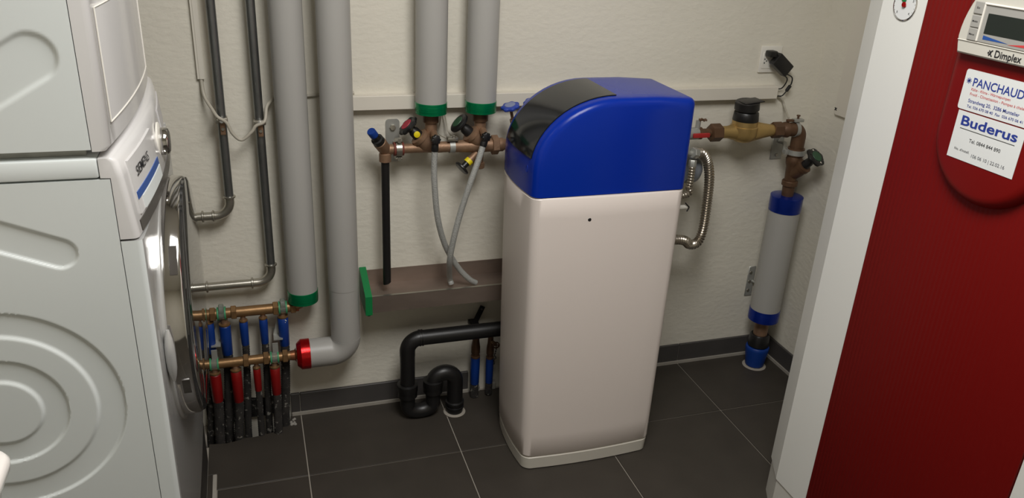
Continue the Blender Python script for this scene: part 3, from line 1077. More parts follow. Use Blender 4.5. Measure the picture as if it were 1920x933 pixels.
# union to the softener
nx0 = P(921, 268, DV).x
G().hexnut((nx0, yv, zv), (nx0 + 0.021, yv, zv), 0.0285, 0.3).build('union_nut', 'bronze', vr)
G().tube([(nx0 + 0.021, yv, zv), (nx0 + 0.034, yv, zv), (nx0 + 0.04, yv, zv), (nx0 + 0.06, yv, zv), (nx0 + 0.062, yv, zv), (1.16, yv, zv)],
         [0.020, 0.020, 0.016, 0.016, 0.020, 0.020], 20).build('connecting_pipe', 'bronze', vr)
# the two vertical necks under the green collars
for xx in (x3, x4):
    zt = zg0 + 0.001
    G().lathe((xx, W - D3, zt), -Z, [(0, 0.017), (0.005, 0.017), (0.006, 0.0225), (0.026, 0.0225), (0.028, 0.0175)], 24).build('union_nut', 'bronze_dark', vr)
    G().cyl((xx, W - D3, zt - 0.0275), (xx, W - D3, zv - 0.012), 0.0170, 24).build('neck', 'bronze', vr)
b1 = V((P(806, 275, DV).x, yv - 0.004, P(806, 270, DV).z))
v1b, v1w = valve('valve', vr, b1 + V((0.004, 0.004, -0.012)), P(765, 236, 0.074), 0.031, disc_m='red_disc', yellow=True, th=0.014)
lab(v1w, 'black handwheel with a red disc')
b2 = V((P(903, 270, DV).x, yv - 0.004, P(903, 264, DV).z))
v2b, v2w = valve('valve', vr, b2 + V((0.002, 0.004, -0.010)), P(861, 231, 0.074), 0.031, disc_m='green_disc', wlobes=0, th=0.014)
lab(v2w, 'black handwheel with a dark green disc')
# drain tee below the right valve, with a plug and a small slanted valve
G().lathe((x4 - 0.002, yv, zv - 0.010), -Z, [(0, 0.0145), (P(902, 308, DV).z * 0 + 0.040, 0.0125), (0.041, 0.0175), (0.056, 0.0175), (0.058, 0.015)], 20).build('drain_tee', 'bronze', vr)
base3 = V((P(893, 286, DV).x, yv - 0.006, P(893, 286, DV).z))
w3 = P(866, 315, 0.092)
ax3 = (w3 - base3).normalized()
L3 = (w3 - base3).length
lv = G().lathe(base3, ax3, [(0, 0.012), (L3 * 0.35, 0.010), (L3 * 0.36, 0.012), (L3 * 0.45, 0.012)], 18).build('lower_valve', 'bronze', vr)
G().lathe(base3 + ax3 * L3 * 0.452, ax3, [(0, 0.0125), (0.013, 0.0125)], 20).build('yellow_tag', 'yellow', lv)
G().lathe(base3 + ax3 * (L3 * 0.452 + 0.0131), ax3, [(0, 0.009), (max(L3 * 0.548 - 0.018, 0.002), 0.009)], 16).build('bonnet', 'black', lv)
lab(G().wheel(w3, ax3, 0.0235, 0.009, 0, 0).build('handwheel', 'black', lv), 'thin black handwheel pointing down')
# small drain cocks with black knobs that feed the hoses
COCK = []
for (kx_, ky_, xx) in ((817, 262, x3), (911, 257, x4)):
    kc = P(kx_, ky_, 0.135)
    bs = V((xx + 0.004, yv - 0.012, kc.z + 0.004))
    db_ = G().tube([bs, bs.lerp(kc, 0.4), kc + Y * 0.012], [0.011, 0.0095, 0.0085], 16).build('drain_cock', 'bronze', vr)
    lab(G().wheel(kc, V((0.15, -1, 0.1)), 0.0135, 0.016, 8, 0.10).build('knob', 'black', db_), 'black star knob')
    COCK.append(kc)

# hoses from the cocks down into the tray
ZT = 0.436                                          # inside bottom of the drain tray
def hose(label, pts, kc, r=0.0088):
    t = thing('braided_hose', (pts[-1].x, pts[-1].y, pts[-1].z), label, 'hose', 'braided hoses into the drain tray')
    path = catmull(pts, 14)
    G().tube(path, r, 18).build('hose', 'braid', t)
    d = (path[3] - path[0]).normalized()
    G().lathe(path[0] - d * 0.018, d, [(0, 0.009), (0.006, r * 1.12), (0.022, r * 1.2), (0.026, r * 1.05)], 16).build('hose_nozzle', 'black', t)


k1, k2 = COCK
hose('clear braided hose hanging from the left black star knob', [V((P(815, 276, 0.128).x, k1.y + 0.004, k1.z - 0.026)), P(814, 310, 0.13), P(815, 350, 0.13), P(821, 410, 0.125), P(835, 460, 0.108), P(858, 500, 0.092), P(880, 523, 0.085), V((P(892, 532, 0.08).x, W - 0.08, ZT + 0.0095))], k1)
hose('clear braided hose slanting from the right black star knob', [V((P(907, 272, 0.136).x, k2.y + 0.001, k2.z - 0.020)), P(896, 303, 0.145), P(881, 345, 0.15), P(863, 400, 0.145), P(850, 450, 0.142), P(843, 490, 0.126), V((P(843, 520, 0.07).x, W - 0.07, ZT + 0.030)), V((P(846, 534, 0.07).x, W - 0.072, ZT + 0.0095))], k2)

# safety valve with blue cap and black drain pipe
sv = thing('safety_valve', (xl_, yv, zv), 'small bronze safety valve with blue cap above the black drain pipe', 'valve')
sb = V((xl_, yv, zv))
cap = P(697, 248, 0.11)
axc = (cap - sb).normalized()
Lc = (cap - sb).length
G().cyl((xl_ + 0.0005, yv, zv), (P(736, 281, DV).x, yv, zv), 0.0145, 20).build('valve_inlet', 'bronze', sv)
body = G().lathe(sb - axc * 0.010, axc, [(0, 0.012), (0.01, 0.0175), (Lc * 0.42 + 0.01, 0.0185), (Lc * 0.45 + 0.01, 0.0165)], 22).build('valve_body', 'bronze', sv)
G().lathe(sb + axc * (Lc * 0.455), axc, [(0, 0.0175), (Lc * 0.16, 0.0172), (Lc * 0.18, 0.0125), (Lc * 0.36, 0.0115)], 22).build('bonnet', 'black', body)
G().lathe(sb + axc * (Lc * 0.82), axc, [(0, 0.0122), (Lc * 0.22, 0.0122), (Lc * 0.25, 0.0108)], 22).build('blue_cap', 'blue', body)
zo = P(722, 302, DV).z
G().lathe((xl_, yv, zv + 0.004), -Z, [(0, 0.013), (zv - zo - 0.020, 0.0145), (zv - zo - 0.018, 0.0172), (zv - zo + 0.004, 0.0172), (zv - zo + 0.005, 0.014)], 22).build('valve_outlet', 'bronze', sv)
g = G()
ring = lambda r, z, tilt=0: [V((xl_ + r * math.cos(2 * math.pi * k / 24), yv + r * math.sin(2 * math.pi * k / 24), z + tilt * math.cos(2 * math.pi * k / 24))) for k in range(24)]
ze = P(722, 530, DV).z
g.loft([ring(0.0118, zo - 0.001), ring(0.0118, ze, 0.004)])
tag(g.build('drain_pipe', 'black_pe'), 'straight black plastic drain pipe hanging above the steel tray', 'pipe')

# wall bracket and clamp on the pipe
bp = P(736, 240, 0.003)
wb = thing('pipe_clamp', (bp.x, W, zv), 'galvanised wall plate with round pipe clamp beside the blue-capped valve', 'pipe clamp')
x0b, x1b = P(723, 240, 0.003).x, P(749, 240, 0.003).x
zb0, zb1 = P(736, 302, 0.003).z, P(736, 223, 0.003).z
n = 5
pts = []
for (cx, a0) in ((x1b - 0.010, 0), (x0b + 0.010, 90)):
    for k in range(n + 1):
        a = math.radians(a0 + 90 * k / n)
        pts.append(V((cx + 0.010 * math.cos(a), W - 0.0004, zb1 - 0.010 + 0.010 * math.sin(a))))
pts += [V((x0b, W - 0.0004, zb0)), V((x1b, W - 0.0004, zb0))]
pl = G().prism(pts, (0, -0.004, 0)).build('wall_plate', 'galv', wb, smooth=0)
G().hexnut((bp.x, W - 0.0045, P(736, 238, 0.003).z), (bp.x, W - 0.011, P(736, 238, 0.003).z), 0.009).build('bolt', 'zinc_bright', pl)
xc_ = P(747, 278, DV).x
G().cyl((xc_, W - 0.0045, zv), (xc_, yv + 0.021, zv), 0.005, 12).build('threaded_rod', 'zinc_bright', wb)
G().lathe((xc_ - 0.014, yv, zv), X, [(0, 0.0128), (0, 0.0195), (0.028, 0.0195), (0.028, 0.0128), (0, 0.0128)], 24, caps=False).build('rubber_lining', mat('clamp_rubber', (110, 52, 40), 0.7), wb)
cl = G().lathe((xc_ - 0.008, yv, zv), X, [(0, 0.0197), (0, 0.0218), (0.016, 0.0218), (0.016, 0.0197), (0, 0.0197)], 28, caps=False).build('clamp_ring', 'zinc_bright', wb)
for s in (1, -1):
    G().rbox((xc_ - 0.010, yv - 0.012, zv + s * 0.026 - 0.0045), (xc_ + 0.010, yv + 0.010, zv + s * 0.026 + 0.0045), 0.002).build('clamp_lug', 'zinc_bright', cl)
    G().lathe((xc_, yv - 0.0125, zv + s * 0.026), -Y, [(0, 0.006), (0.004, 0.0055)], 10).build('screw', 'zinc_bright', cl)
# earth strap clamp on the row
ex = P(847, 275, DV).x
es = thing('strap_clamp', (ex, yv, zv), 'small silver strap clamp around the bronze pipe between both valves', 'pipe clamp')
G().lathe((ex - 0.008, yv, zv), X, [(0, 0.0172), (0, 0.0186), (0.016, 0.0186), (0.016, 0.0172), (0, 0.0172)], 24, caps=False).build('strap', 'galv', es)
G().rbox((ex - 0.016, yv - 0.016, zv + 0.0190), (ex + 0.016, yv + 0.004, zv + 0.030), 0.002).build('clamp_block', 'zinc_bright', es)
G().lathe((ex + 0.004, yv - 0.008, zv + 0.0302), Z, [(0, 0.0045), (0.004, 0.004)], 10).build('screw', 'zinc_bright', es)
# earth wires dropping from the trunking behind the left valve
tag(G().tube(catmull([P(826, 205, 0.02), P(825, 228, 0.02), P(823, 250, 0.03), (ex - 0.012, yv, zv + 0.024)], 8), 0.0022, 8).build('earth_wire', 'cable'), 'grey earth wire nearer the red valve, dropping behind it', 'cable')
tag(G().tube(catmull([P(832, 205, 0.02), P(836, 225, 0.02), P(840, 245, 0.03), (ex + 0.002, yv + 0.006, zv + 0.026)], 8), 0.0022, 8).build('earth_wire', 'cable'), 'grey earth wire dropping straight to the strap clamp', 'cable')

# ================================================================== drain tray with green end cap
DT = 0.122
zf1 = P(800, 547, DT).z
zf0 = P(800, 576, DT).z
xt_l = P(698, 570, DT).x
dt = thing('drain_tray', (0.6, W, zf0), 'stainless steel drain tray on the wall with green end cap', 'drain tray')
prof = [(W - 0.0004, 0.484), (W - 0.0025, 0.484), (W - 0.0025, ZT), (W - DT + 0.0025, ZT), (W - DT + 0.0025, zf1 - 0.0025), (W - DT + 0.008, zf1 - 0.0025), (W - DT + 0.008, zf1), (W - DT, zf1), (W - DT, zf0), (W - 0.0004, zf0)]
G().prism([V((xt_l, y, z)) for y, z in prof], (1.02 - xt_l, 0, 0)).build('tray', 'stainless', dt, smooth=0)
G().box((xt_l + 0.0002, W - DT - 0.0005, zf1 + 0.0001), (1.02, W - DT + 0.0080, zf1 + 0.0012)).build('rim_highlight', 'zinc_bright', dt, smooth=0)  # thin bright strip painting the highlight along the tray's front lip
gp = [(W - 0.0004, 0.494), (W - 0.004, 0.497), (W - 0.014, 0.494), (W - DT - 0.006, zf1 + 0.004), (W - DT - 0.006, zf0 - 0.004), (W - 0.02, zf0 - 0.004), (W - 0.0004, zf0 + 0.01)]
G().prism([V((xt_l - 0.0003, y, z)) for y, z in gp], (-0.020, 0, 0)).build('end_cap', 'green_cap', dt, smooth=0)
G().cyl((xt_l - 0.010, W - DT + 0.006, zf0 - 0.0045), (xt_l - 0.010, W - DT + 0.006, zf0 - 0.010), 0.006, 10).build('cap_screw', 'green_cap', dt)

# ================================================================== black siphon
psx = PZ(852, 770, 0.0)
DS = W - psx.y
ys = psx.y
RS = 0.0240
hy = P(800, 633, DS)
zs = (hy.z + P(940, 614, DS).z) / 2
xs0 = P(764, 690, DS).x
si = thing('siphon', (psx.x, ys, 0), 'black plastic waste pipe with U-shaped trap going into the floor', 'waste pipe')
zn1 = P(765, 718, DS).z
el = fillet([V((P(790, 635, DS).x, ys, zs)), V((xs0, ys, zs)), V((xs0, ys, zs - 0.058))], 0.044, 12)
G().cyl((P(789, 635, DS).x, ys, zs), (1.03, ys, zs), RS, 28).build('horizontal_pipe', 'black_pe', si)
G().tube(el, RS * 1.0, 28).build('elbow', 'black_pe', si)
for q in (789,):
    xq = P(q, 635, DS).x
    for s in (-0.004, 0.004):
        G().lathe((xq + s - 0.002, ys, zs), X, [(0, RS), (0, RS * 1.09), (0.004, RS * 1.09), (0.004, RS)], 28, caps=False).build('weld_bead', 'black_pe', si)
G().cyl((xs0, ys, zs - 0.0575), (xs0, ys, zn1 - 0.008), RS * 0.97, 28).build('down_pipe', 'black_pe', si)


def nut(x, z0, z1, r):
    h = z1 - z0
    G().lathe((x, ys, z0), Z, [(0, r * 0.84), (0.003, r * 0.95), (h * 0.45, r * 0.95), (h * 0.5, r), (h - 0.002, r), (h, r * 0.86)], 28, mod=lambda a: 1 + 0.015 * math.cos(12 * a)).build('coupling_nut', 'black_pe', si)


z_n0, z_n1 = P(765, 742, DS).z, P(765, 718, DS).z
nut(xs0, z_n0, z_n1, RS * 1.36)
xs1 = P(812, 722, DS).x
nut(xs1, z_n0 + 0.003, z_n1 + 0.003, RS * 1.34)
rU = (xs1 - xs0) / 2
ub_ = [V((xs0, ys, z_n0 + 0.003))] + [V(((xs0 + xs1) / 2 - rU * math.cos(math.pi * k / 16), ys, 0.048 - (rU * 0.62) * math.sin(math.pi * k / 16))) for k in range(17)] + [V((xs1, ys, z_n0 + 0.006))]
zU = 0.048 - rU * 0.62 - RS
G().tube(ub_, RS * 0.98, 24).build('u_trap', 'black_pe', si)
xs2 = psx.x
rA = (xs2 - xs1) / 2
ztop = P(838, 697, DS).z
ar = [V((xs1, ys, z_n1 - 0.002))] + [V(((xs1 + xs2) / 2 - rA * math.cos(math.pi * k / 16), ys, ztop - rA + rA * math.sin(math.pi * k / 16))) for k in range(17)] + [V((xs2, ys, 0.036))]
G().tube(ar, RS * 1.06, 24).build('trap_arch', 'black_pe', si)
G().lathe((xs2, ys, 0.0006), Z, [(0, RS * 1.10), (0.018, RS * 1.12), (0.0185, RS * 1.25), (0.024, RS * 1.25), (0.025, RS * 1.12), (0.034, RS * 1.14), (0.0345, RS * 1.26), (0.042, RS * 1.26), (0.045, RS * 1.05)], 28).build('floor_socket', 'black_pe', si)
G().lathe((xs2, ys, 0.0002), Z, [(0, 0.036), (0.002, 0.034), (0.003, 0.028)], 28).build('mortar_ring', 'grout', si)

# tilted black strap above the siphon pipe
a, b = P(905, 573, 0.02), P(889, 606, 0.03)
st = thing('perforated_strap', (a.x, W, b.z), 'short black perforated strap tilted above the siphon pipe', 'strap')
dv = (a - b).normalized()
sd = dv.cross(Y).normalized()
wst = 0.0085
G().prism([b + sd * wst, b - sd * wst, a - sd * wst, a + sd * wst], (0, -0.004, 0)).build('strap', 'black', st, smooth=0)
G().lathe(a - dv * 0.010 - Y * 0.0042, -Y, [(0, 0.0035), (0.002, 0.003)], 10).build('rivet', 'zinc_bright', st)
G().rbox((b.x - 0.014, b.y - 0.006, b.z - 0.012), (b.x + 0.016, W - 0.0005, b.z + 0.002), 0.002).build('strap_foot', 'black', st)

# two blue-sleeved connections behind the softener
DB = 0.045
for (px_, y0_, y1_, wpx, s, tap) in ((890, 669, 718, 19, 'blue-sleeved stub pipe with bronze top beside the black trap', False), (917, 671, 716, 16, 'blue-sleeved stub pipe with small tap beside the water softener', True)):
    a, b = P(px_ + 1, y0_, DB), P(px_, y1_, DB)
    r = wpx * 0.00162 / 2
    x_ = (a.x + b.x) / 2
    yy = W - DB
    t = thing('stub_pipe', (x_, yy, 0), s, 'pipe', 'blue-sleeved stub pipes')
    G().lathe((x_, yy, b.z), Z, [(0, r * 0.9), (0.002, r * 0.96), ((a.z - b.z) * 0.75, r), (a.z - b.z, r)], 24).build('sleeve', 'blue', t)
    G().lathe((x_, yy, a.z + 0.0004), Z, [(0, r * 0.98), (0.006, r * 0.98), (0.007, r * 0.8), (0.016, r * 0.85), (0.018, r * 0.95), (0.04, r * 0.95), (0.06, r * 0.75), (0.085, r * 0.7)], 18).build('bronze_neck', 'bronze_dark', t)  # darker bronze puts the shade on these necks into their colour
    pth = resample([V((x_, yy, b.z + 0.003)), V((x_, yy, 0.0006))], 0.003)
    G().tube(pth, [r * 0.9 * (1 + 0.05 * (1 if i % 2 else -1)) for i in range(len(pth))], 16).build('conduit', 'conduit', t)
    if tap:
        c = P(930, 646, DB + 0.03)
        G().cyl((x_, yy, c.z), c + Y * 0.006, 0.006, 12).build('tap_stem', 'bronze', t)
        tw = G()
        tw.lathe(c, -Y, [(0, 0.0085), (0, 0.0115), (0.005, 0.0115), (0.005, 0.0085), (0, 0.0085)], 24, caps=False)
        tw.box((c.x - 0.009, c.y - 0.004, c.z - 0.0015), (c.x + 0.009, c.y - 0.001, c.z + 0.0015)).box((c.x - 0.0015, c.y - 0.004, c.z - 0.009), (c.x + 0.0015, c.y - 0.001, c.z + 0.009))
        tw.build('tap_wheel', 'bronze_dark', t)
        ch = G()
        for k in range(14):
            q = c + V((0.002 * math.sin(k) - 0.004 * k / 14, -0.001, -0.014 - 0.0045 * k))
            ch.lathe(q, (math.cos(k * 1.6), 0.2, 0.4), [(0, 0.0022), (0.003, 0.0022)], 6)
        ch.build('chain', 'black', t)
for k, (x_, w_) in enumerate(((0.664, 0.012), (0.72, 0.014))):
    tag(G().rbox((x_ - w_ / 2, W - 0.022, 0.0004), (x_ + w_ / 2, W - 0.0006, 0.022 + 0.006 * k), 0.003).build('plaster_lump', 'concrete', smooth=0), ['white plaster lump between the two blue-sleeved stub pipes', 'white plaster lump at the right of the tap stub pipe'][k], 'plaster')

# ================================================================== water softener
SX0, SX1, SY0, SY1 = 0.662, 1.092, 1.787, 2.050
ZL, ZLT = 0.858, 1.107
so = thing('water_softener', ((SX0 + SX1) / 2, (SY0 + SY1) / 2, 0), 'white water softener cabinet with glossy blue curved lid', 'water softener')


def plan(x0, x1, y0, y1, z, bx=0.012, by=0.010, r=0.022, n=8):
    """rounded rectangle with slightly bulging left and front sides"""
    pts = []
    cx, cy = (x0 + x1) / 2, (y0 + y1) / 2
    base = rrect(x0, x1, y0, y1, r, z, 5)
    dense = []
    for i, p in enumerate(base):
        q = base[(i + 1) % len(base)]
        m_ = 1 if (q - p).length < 0.03 else n
        for k in range(m_):
            dense.append(p.lerp(q, k / m_))
    for p in dense:
        u = (p.x - cx) / ((x1 - x0) / 2)
        v = (p.y - cy) / ((y1 - y0) / 2)
        dx_ = -bx * max(0, 1 - v * v) * (max(0, -u) ** 2) + bx * 0.3 * max(0, 1 - v * v) * (max(0, u) ** 2)
        dy_ = -by * max(0, 1 - u * u) * (max(0, -v) ** 2)
        pts.append(V((p.x + dx_, p.y + dy_, z)))
    return pts


def sec(i, z):
    return plan(SX0 + i, SX1 - i, SY0 + i, SY1 - i, z)


def secb(t, z, ins=0.0):
    # cabinet slightly narrower towards the floor on the left
    return plan(SX0 + 0.020 * t + ins, SX1 - 0.004 * t - ins, SY0 + 0.004 * t + ins, SY1 - ins, z)


g = G().loft([secb(1, 0.0465, 0.004), secb(1, 0.052), secb(0.85, 0.12), secb(0.5, 0.40), secb(0.1, 0.80), secb(0, ZL - 0.006), secb(0, ZL - 0.002, 0.003)])
bod = g.build('cabinet', 'softener', so, smooth=40)
g = G().loft([secb(1, 0.0006, 0.008), secb(1, 0.004, 0.003), secb(1, 0.042, 0.001), secb(1, 0.046, 0.005)])
g.build('base', 'softener_base', so, smooth=40)
pcx = PY(1105, 411, SY0 - 0.006)
G().lathe((pcx.x, SY0 - 0.0045, pcx.z), -Y, [(0, 0.006), (0.003, 0.006), (0.005, 0.004)], 20).build('plug', 'black', bod)

# lid: side profile swept from front to back, with rounded edges
XA, ZA, RXA, RZA = 0.875, 0.925, 0.213, 0.182


def lid_profile(ins, dz=0.0):
    pts = [V((SX0 + ins, 0, ZL)), V((SX0 + ins, 0, 0.90))]
    for k in range(0, 15):
        a = math.pi - math.pi / 2 * k / 14
        pts.append(V((XA + (RXA - ins) * math.cos(a), 0, ZA + (RZA - ins) * math.sin(a))))
    top = ZA + RZA - ins
    pts.append(V((0.98, 0, top + 0.0)))
    for k in range(6):
        a = math.pi / 2 - math.pi / 2 * k / 5
        rr_ = 0.016
        pts.append(V((SX1 - ins - rr_ + rr_ * math.cos(a), 0, top - 0.006 - rr_ + rr_ * math.sin(a))))
    pts.append(V((SX1 - ins, 0, ZL)))
    return pts


rings = []
ysl = [(SY0 + 0.000, 0.020), (SY0 + 0.0015, 0.013), (SY0 + 0.005, 0.006), (SY0 + 0.012, 0.0015), (SY0 + 0.02, 0.0)]
mids = [(SY0 + 0.02 + (SY1 - SY0 - 0.04) * k / 8, 0.0) for k in range(1, 8)]
yse = [(SY1 - (y - SY0), i) for y, i in reversed(ysl)]
for y, ins in ysl + mids + yse:
    pr = lid_profile(ins)
    v = (y - (SY0 + SY1) / 2) / ((SY1 - SY0) / 2)
    out = []
    for p in pr:
        wgt = max(0.0, 1 - (p.x - SX0) / 0.2)
        out.append(V((p.x - 0.012 * max(0, 1 - v * v) * wgt, y - 0.006 * (1 if y < SY0 + 0.03 else 0) * max(0, 1 - ((p.x - 0.877) / 0.215) ** 2), p.z)))
    rings.append(out)
lid = G().loft(rings).build('lid', 'lid', so, smooth=45)
# smoked window lying on the curve
WY0, WY1 = SY0 + 0.030, SY1 - 0.040
A0, A1 = math.radians(171), math.radians(90)
rings = []
for k in range(25):
    a = A0 + (A1 - A0) * k / 24
    ro, row = [], []
    inner, outer = [], []
    for j in range(9):
        y = WY0 + (WY1 - WY0) * j / 8
        v = (y - (SY0 + SY1) / 2) / ((SY1 - SY0) / 2)
        for lst, e in ((outer, 0.0028), (inner, -0.001)):
            x_ = XA + (RXA + e) * math.cos(a)
            z_ = ZA + (RZA + e) * math.sin(a)
            wgt = max(0.0, 1 - (x_ - SX0) / 0.2)
            lst.append(V((x_ - 0.012 * max(0, 1 - v * v) * wgt, y, z_)))
    rings.append(outer + inner[::-1])
lab(G().loft(rings).build('window', 'smoke', lid, smooth=40), 'dark smoked curved window')
# embossed oval mark on the lid's left face
vy = PX(989, 316, SX0 - 0.010)
g = G()
oval = [V((SX0 - 0.0115, vy.y + 0.006 * math.cos(2 * math.pi * k / 20), vy.z + 0.009 * math.sin(2 * math.pi * k / 20))) for k in range(21)]
g.tube(oval, 0.0008, 6).build('embossed_mark', 'lid', lid)

# blue handwheel valves behind the softener
for (px_, py_, d_, rr_, s, gx) in ((957, 200, 0.105, 0.026, 'blue handwheel on a bronze stem left of the blue lid', 968), (999, 191, 0.10, 0.026, 'blue handwheel almost hidden behind the blue lid', 1010)):
    c = P(px_, py_, d_)
    bs = V((P(gx, 262, DV).x, yv, zv + 0.012))
    t = thing('handwheel_valve', (bs.x, bs.y, bs.z), s, 'valve', 'blue handwheel valves')
    ax = (c - bs).normalized()
    L = (c - bs).length
    wax = V((-0.28, -0.12, 1.0)).normalized()
    w_ = G().wheel(c, wax, rr_, 0.012, 7, 0.08).build('handwheel', 'blue_wheel', t)
    G().lathe(c + wax * 0.0062, wax, [(0, rr_ * 0.6), (0.001, rr_ * 0.58)], 24).build('handwheel_plate', 'blue_wheel_grey', w_)
    G().lathe(bs, ax, [(0, 0.012), (L * 0.2, 0.011), (L * 0.35, 0.010), (L * 0.55, 0.008), (L * 0.56, 0.009), (L * 0.62, 0.009), (L * 0.63, 0.0045), (L * 0.95, 0.0045)], 16).build('valve_stem', 'bronze', t)

# ================================================================== water meter line at the right
DR = 0.090
yr = W - DR
zm = (P(1340, 249, DR).z + P(1455, 243, DR).z) / 2
xm = lambda px: P(px, 246, DR).x
lvv = thing('ball_valve', (xm(1305), yr, zm), 'ball valve with red lever behind the right edge of the softener', 'valve')
G().cyl((1.165, yr, zm), (xm(1308), yr, zm), 0.019, 20).build('valve_body', 'galv', lvv)
G().lathe((xm(1308), yr, zm), X, [(0, 0.019), (0.012, 0.0195), (0.013, 0.014), (xm(1327) - xm(1308), 0.014)], 20).build('threaded_end', 'bronze_dark', lvv)
G().rbox((xm(1292), yr - 0.033, zm - 0.006), (xm(1322), yr - 0.024, zm + 0.008), 0.002).build('lever', 'red_lever', lvv)
G().cyl((xm(1300), yr - 0.0242, zm), (xm(1300), yr - 0.010, zm), 0.006, 12).build('lever_pivot', 'galv', lvv)
zt_ = P(1313, 226, DR).z
G().cyl((xm(1307), yr, zm + 0.012), (xm(1307), yr, zt_), 0.008, 14).build('vent_stem', 'galv', lvv)
tw = G()
for k in range(3):
    a = math.pi * k / 3 + 0.3
    tw.cyl((xm(1313) - 0.013 * math.cos(a), yr - 0.006 - 0.013 * math.sin(a), zt_ + 0.004), (xm(1313) + 0.013 * math.cos(a), yr - 0.006 + 0.013 * math.sin(a), zt_ + 0.004), 0.003, 8)
tw.build('vent_wheel', 'bronze_dark', lvv)

hn = P(1300, 287, 0.16)
G().tube(fillet([V((hn.x - 0.022, yr, zm)), V((hn.x - 0.022, hn.y, zm - 0.012)), V((hn.x - 0.022, hn.y, hn.z)), hn], 0.012, 5), 0.009, 14).build('hose_outlet', 'galv', lvv)

wmtr = thing('water_meter', (xm(1393), yr, zm), 'brass water meter with black flip lid on the back wall', 'water meter')
g = G().lathe((xm(1325), yr, zm), X, [(0, 0.0135), (0.010, 0.0135), (0.011, 0.0125), (0.014, 0.0125)], 20)
g.build('inlet_thread', 'bronze_dark', wmtr)
G().hexnut((xm(1332), yr, zm), (xm(1351), yr, zm), 0.0285, 0.3).build('union_nut', 'bronze_dark', wmtr)
xa_, xb_ = xm(1350), xm(1452)
Lm = xb_ - xa_
G().lathe((xa_, yr, zm), X, [(0, 0.0190), (Lm * 0.14, 0.0200), (Lm * 0.30, 0.029), (Lm * 0.45, 0.033), (Lm * 0.60, 0.032), (Lm * 0.76, 0.025), (Lm * 0.9, 0.0200), (Lm, 0.0190)], 32).build('meter_tube', 'brass_meter', wmtr)
xmc = xm(1394)
zrim = P(1393, 229, DR).z
G().lathe((xmc, yr, zm - 0.034), Z, [(0, 0.016), (0.004, 0.028), (0.014, 0.0395), (0.028, 0.044), (zrim - zm + 0.034 - 0.012, 0.044), (zrim - zm + 0.034 - 0.010, 0.0405), (zrim - zm + 0.034 + 0.006, 0.0405)], 40).build('meter_bowl', 'brass_meter', wmtr)
reg = G().lathe((xmc, yr, zrim + 0.0062), Z, [(0, 0.0400), (0.002, 0.0410), (0.026, 0.0385), (0.028, 0.037)], 40).build('register', 'black', wmtr)
zr_ = zrim + 0.0345
G().lathe((xmc, yr, zr_), Z, [(0, 0.030), (0.004, 0.030), (0.005, 0.026)], 32).build('register_glass', 'lcd', reg)
tilt = V((-0.10, -0.06, 1)).normalized()
hood = V((xmc - 0.001, yr, zr_ + 0.0065))
ld_ = G().lathe(hood, tilt, [(0, 0.0375), (0.002, 0.039), (0.025, 0.038), (0.027, 0.036)], 40).build('flip_lid', 'black', wmtr)
tipc = hood + tilt * 0.0275
G().rbox((tipc.x - 0.026, tipc.y - 0.030, tipc.z - 0.001), (tipc.x + 0.043, tipc.y + 0.026, tipc.z + 0.002), 0.001, mtx=Matrix.Rotation(-math.atan2(-0.10, 1) * -1, 4, 'Y')).build('lid_plate', 'black', ld_)
G().hexnut((xm(1447), yr, zm), (xm(1464), yr, zm), 0.0265, 0.4).build('union_nut', 'bronze_dark', wmtr)

# elbow, clamp and shut-off valve down to the insulated pipe
xe = (P(1472, 385, DR).x + P(1432, 590, DR).x) / 2
rv = thing('shutoff_valve', (xe, yr, P(1478, 360, DR).z), 'bronze elbow and slanted shut-off valve above the right insulated pipe', 'valve assembly')
ze1 = P(1492, 275, DR).z
G().lathe((xm(1463), yr, zm), X, [(0, 0.0175), (0.012, 0.0246), (0.024, 0.0263), (0.025, 0.0222)], 24).build('inlet_cone', 'bronze_dark', rv)
G().tube(fillet([V((xm(1474), yr, zm)), V((xe, yr, zm)), V((xe, yr, ze1))], 0.026, 10), 0.0228, 24).build('elbow', 'bronze_dark', rv)
zr0 = P(1490, 284, DR).z
G().lathe((xe, yr, zr0 - 0.013), Z, [(0, 0.0228), (0, 0.0275), (0.026, 0.0275), (0.026, 0.0228), (0, 0.0228)], 28, caps=False).build('clamp_rubber', 'bronze_dark', rv)
crg = G().lathe((xe, yr, zr0 - 0.008), Z, [(0, 0.0276), (0, 0.0316), (0.016, 0.0316), (0.016, 0.0276), (0, 0.0276)], 32, caps=False).build('clamp_ring', 'galv', rv)
for s in (1, -1):
    G().rbox((xe + s * 0.038 - 0.006, yr - 0.008, zr0 - 0.008), (xe + s * 0.038 + 0.006, yr + 0.008, zr0 + 0.008), 0.002).build('clamp_lug', 'galv', crg)
G().cyl((xe, yr, ze1 + 0.004), (xe, yr, zr0 - 0.012), 0.0222, 22).build('neck', 'bronze_dark', rv)
zv1 = P(1480, 340, DR).z
zcol1 = P(1473, 365, DR).z
G().lathe((xe, yr, zr0 - 0.0125), -Z, [(0, 0.0228), (0.012, 0.0275), (0.028, 0.0257), (0.04, 0.0216), (zr0 - zv1 - 0.014, 0.0193)], 24).build('valve_body', 'bronze_dark', rv)
G().lathe((xe, yr, zv1 + 0.004), -Z, [(0, 0.0246), (0.002, 0.0263), (0.016, 0.0263), (0.018, 0.0211), (zv1 - zcol1 + 0.006, 0.0193)], 24).build('union_nut', 'bronze_dark', rv)
wc = P(1529, 295, 0.160)
vb, vw = valve('valve', rv, V((xe, yr - 0.002, P(1486, 328, DR).z)), wc, 0.033, body_m='bronze_dark', disc_m='green_disc', wlobes=6, bodyr=0.0215, th=0.014)
wax = (wc - V((xe, yr - 0.002, P(1486, 328, DR).z))).normalized()
_, u_, w_2 = frame(wax)
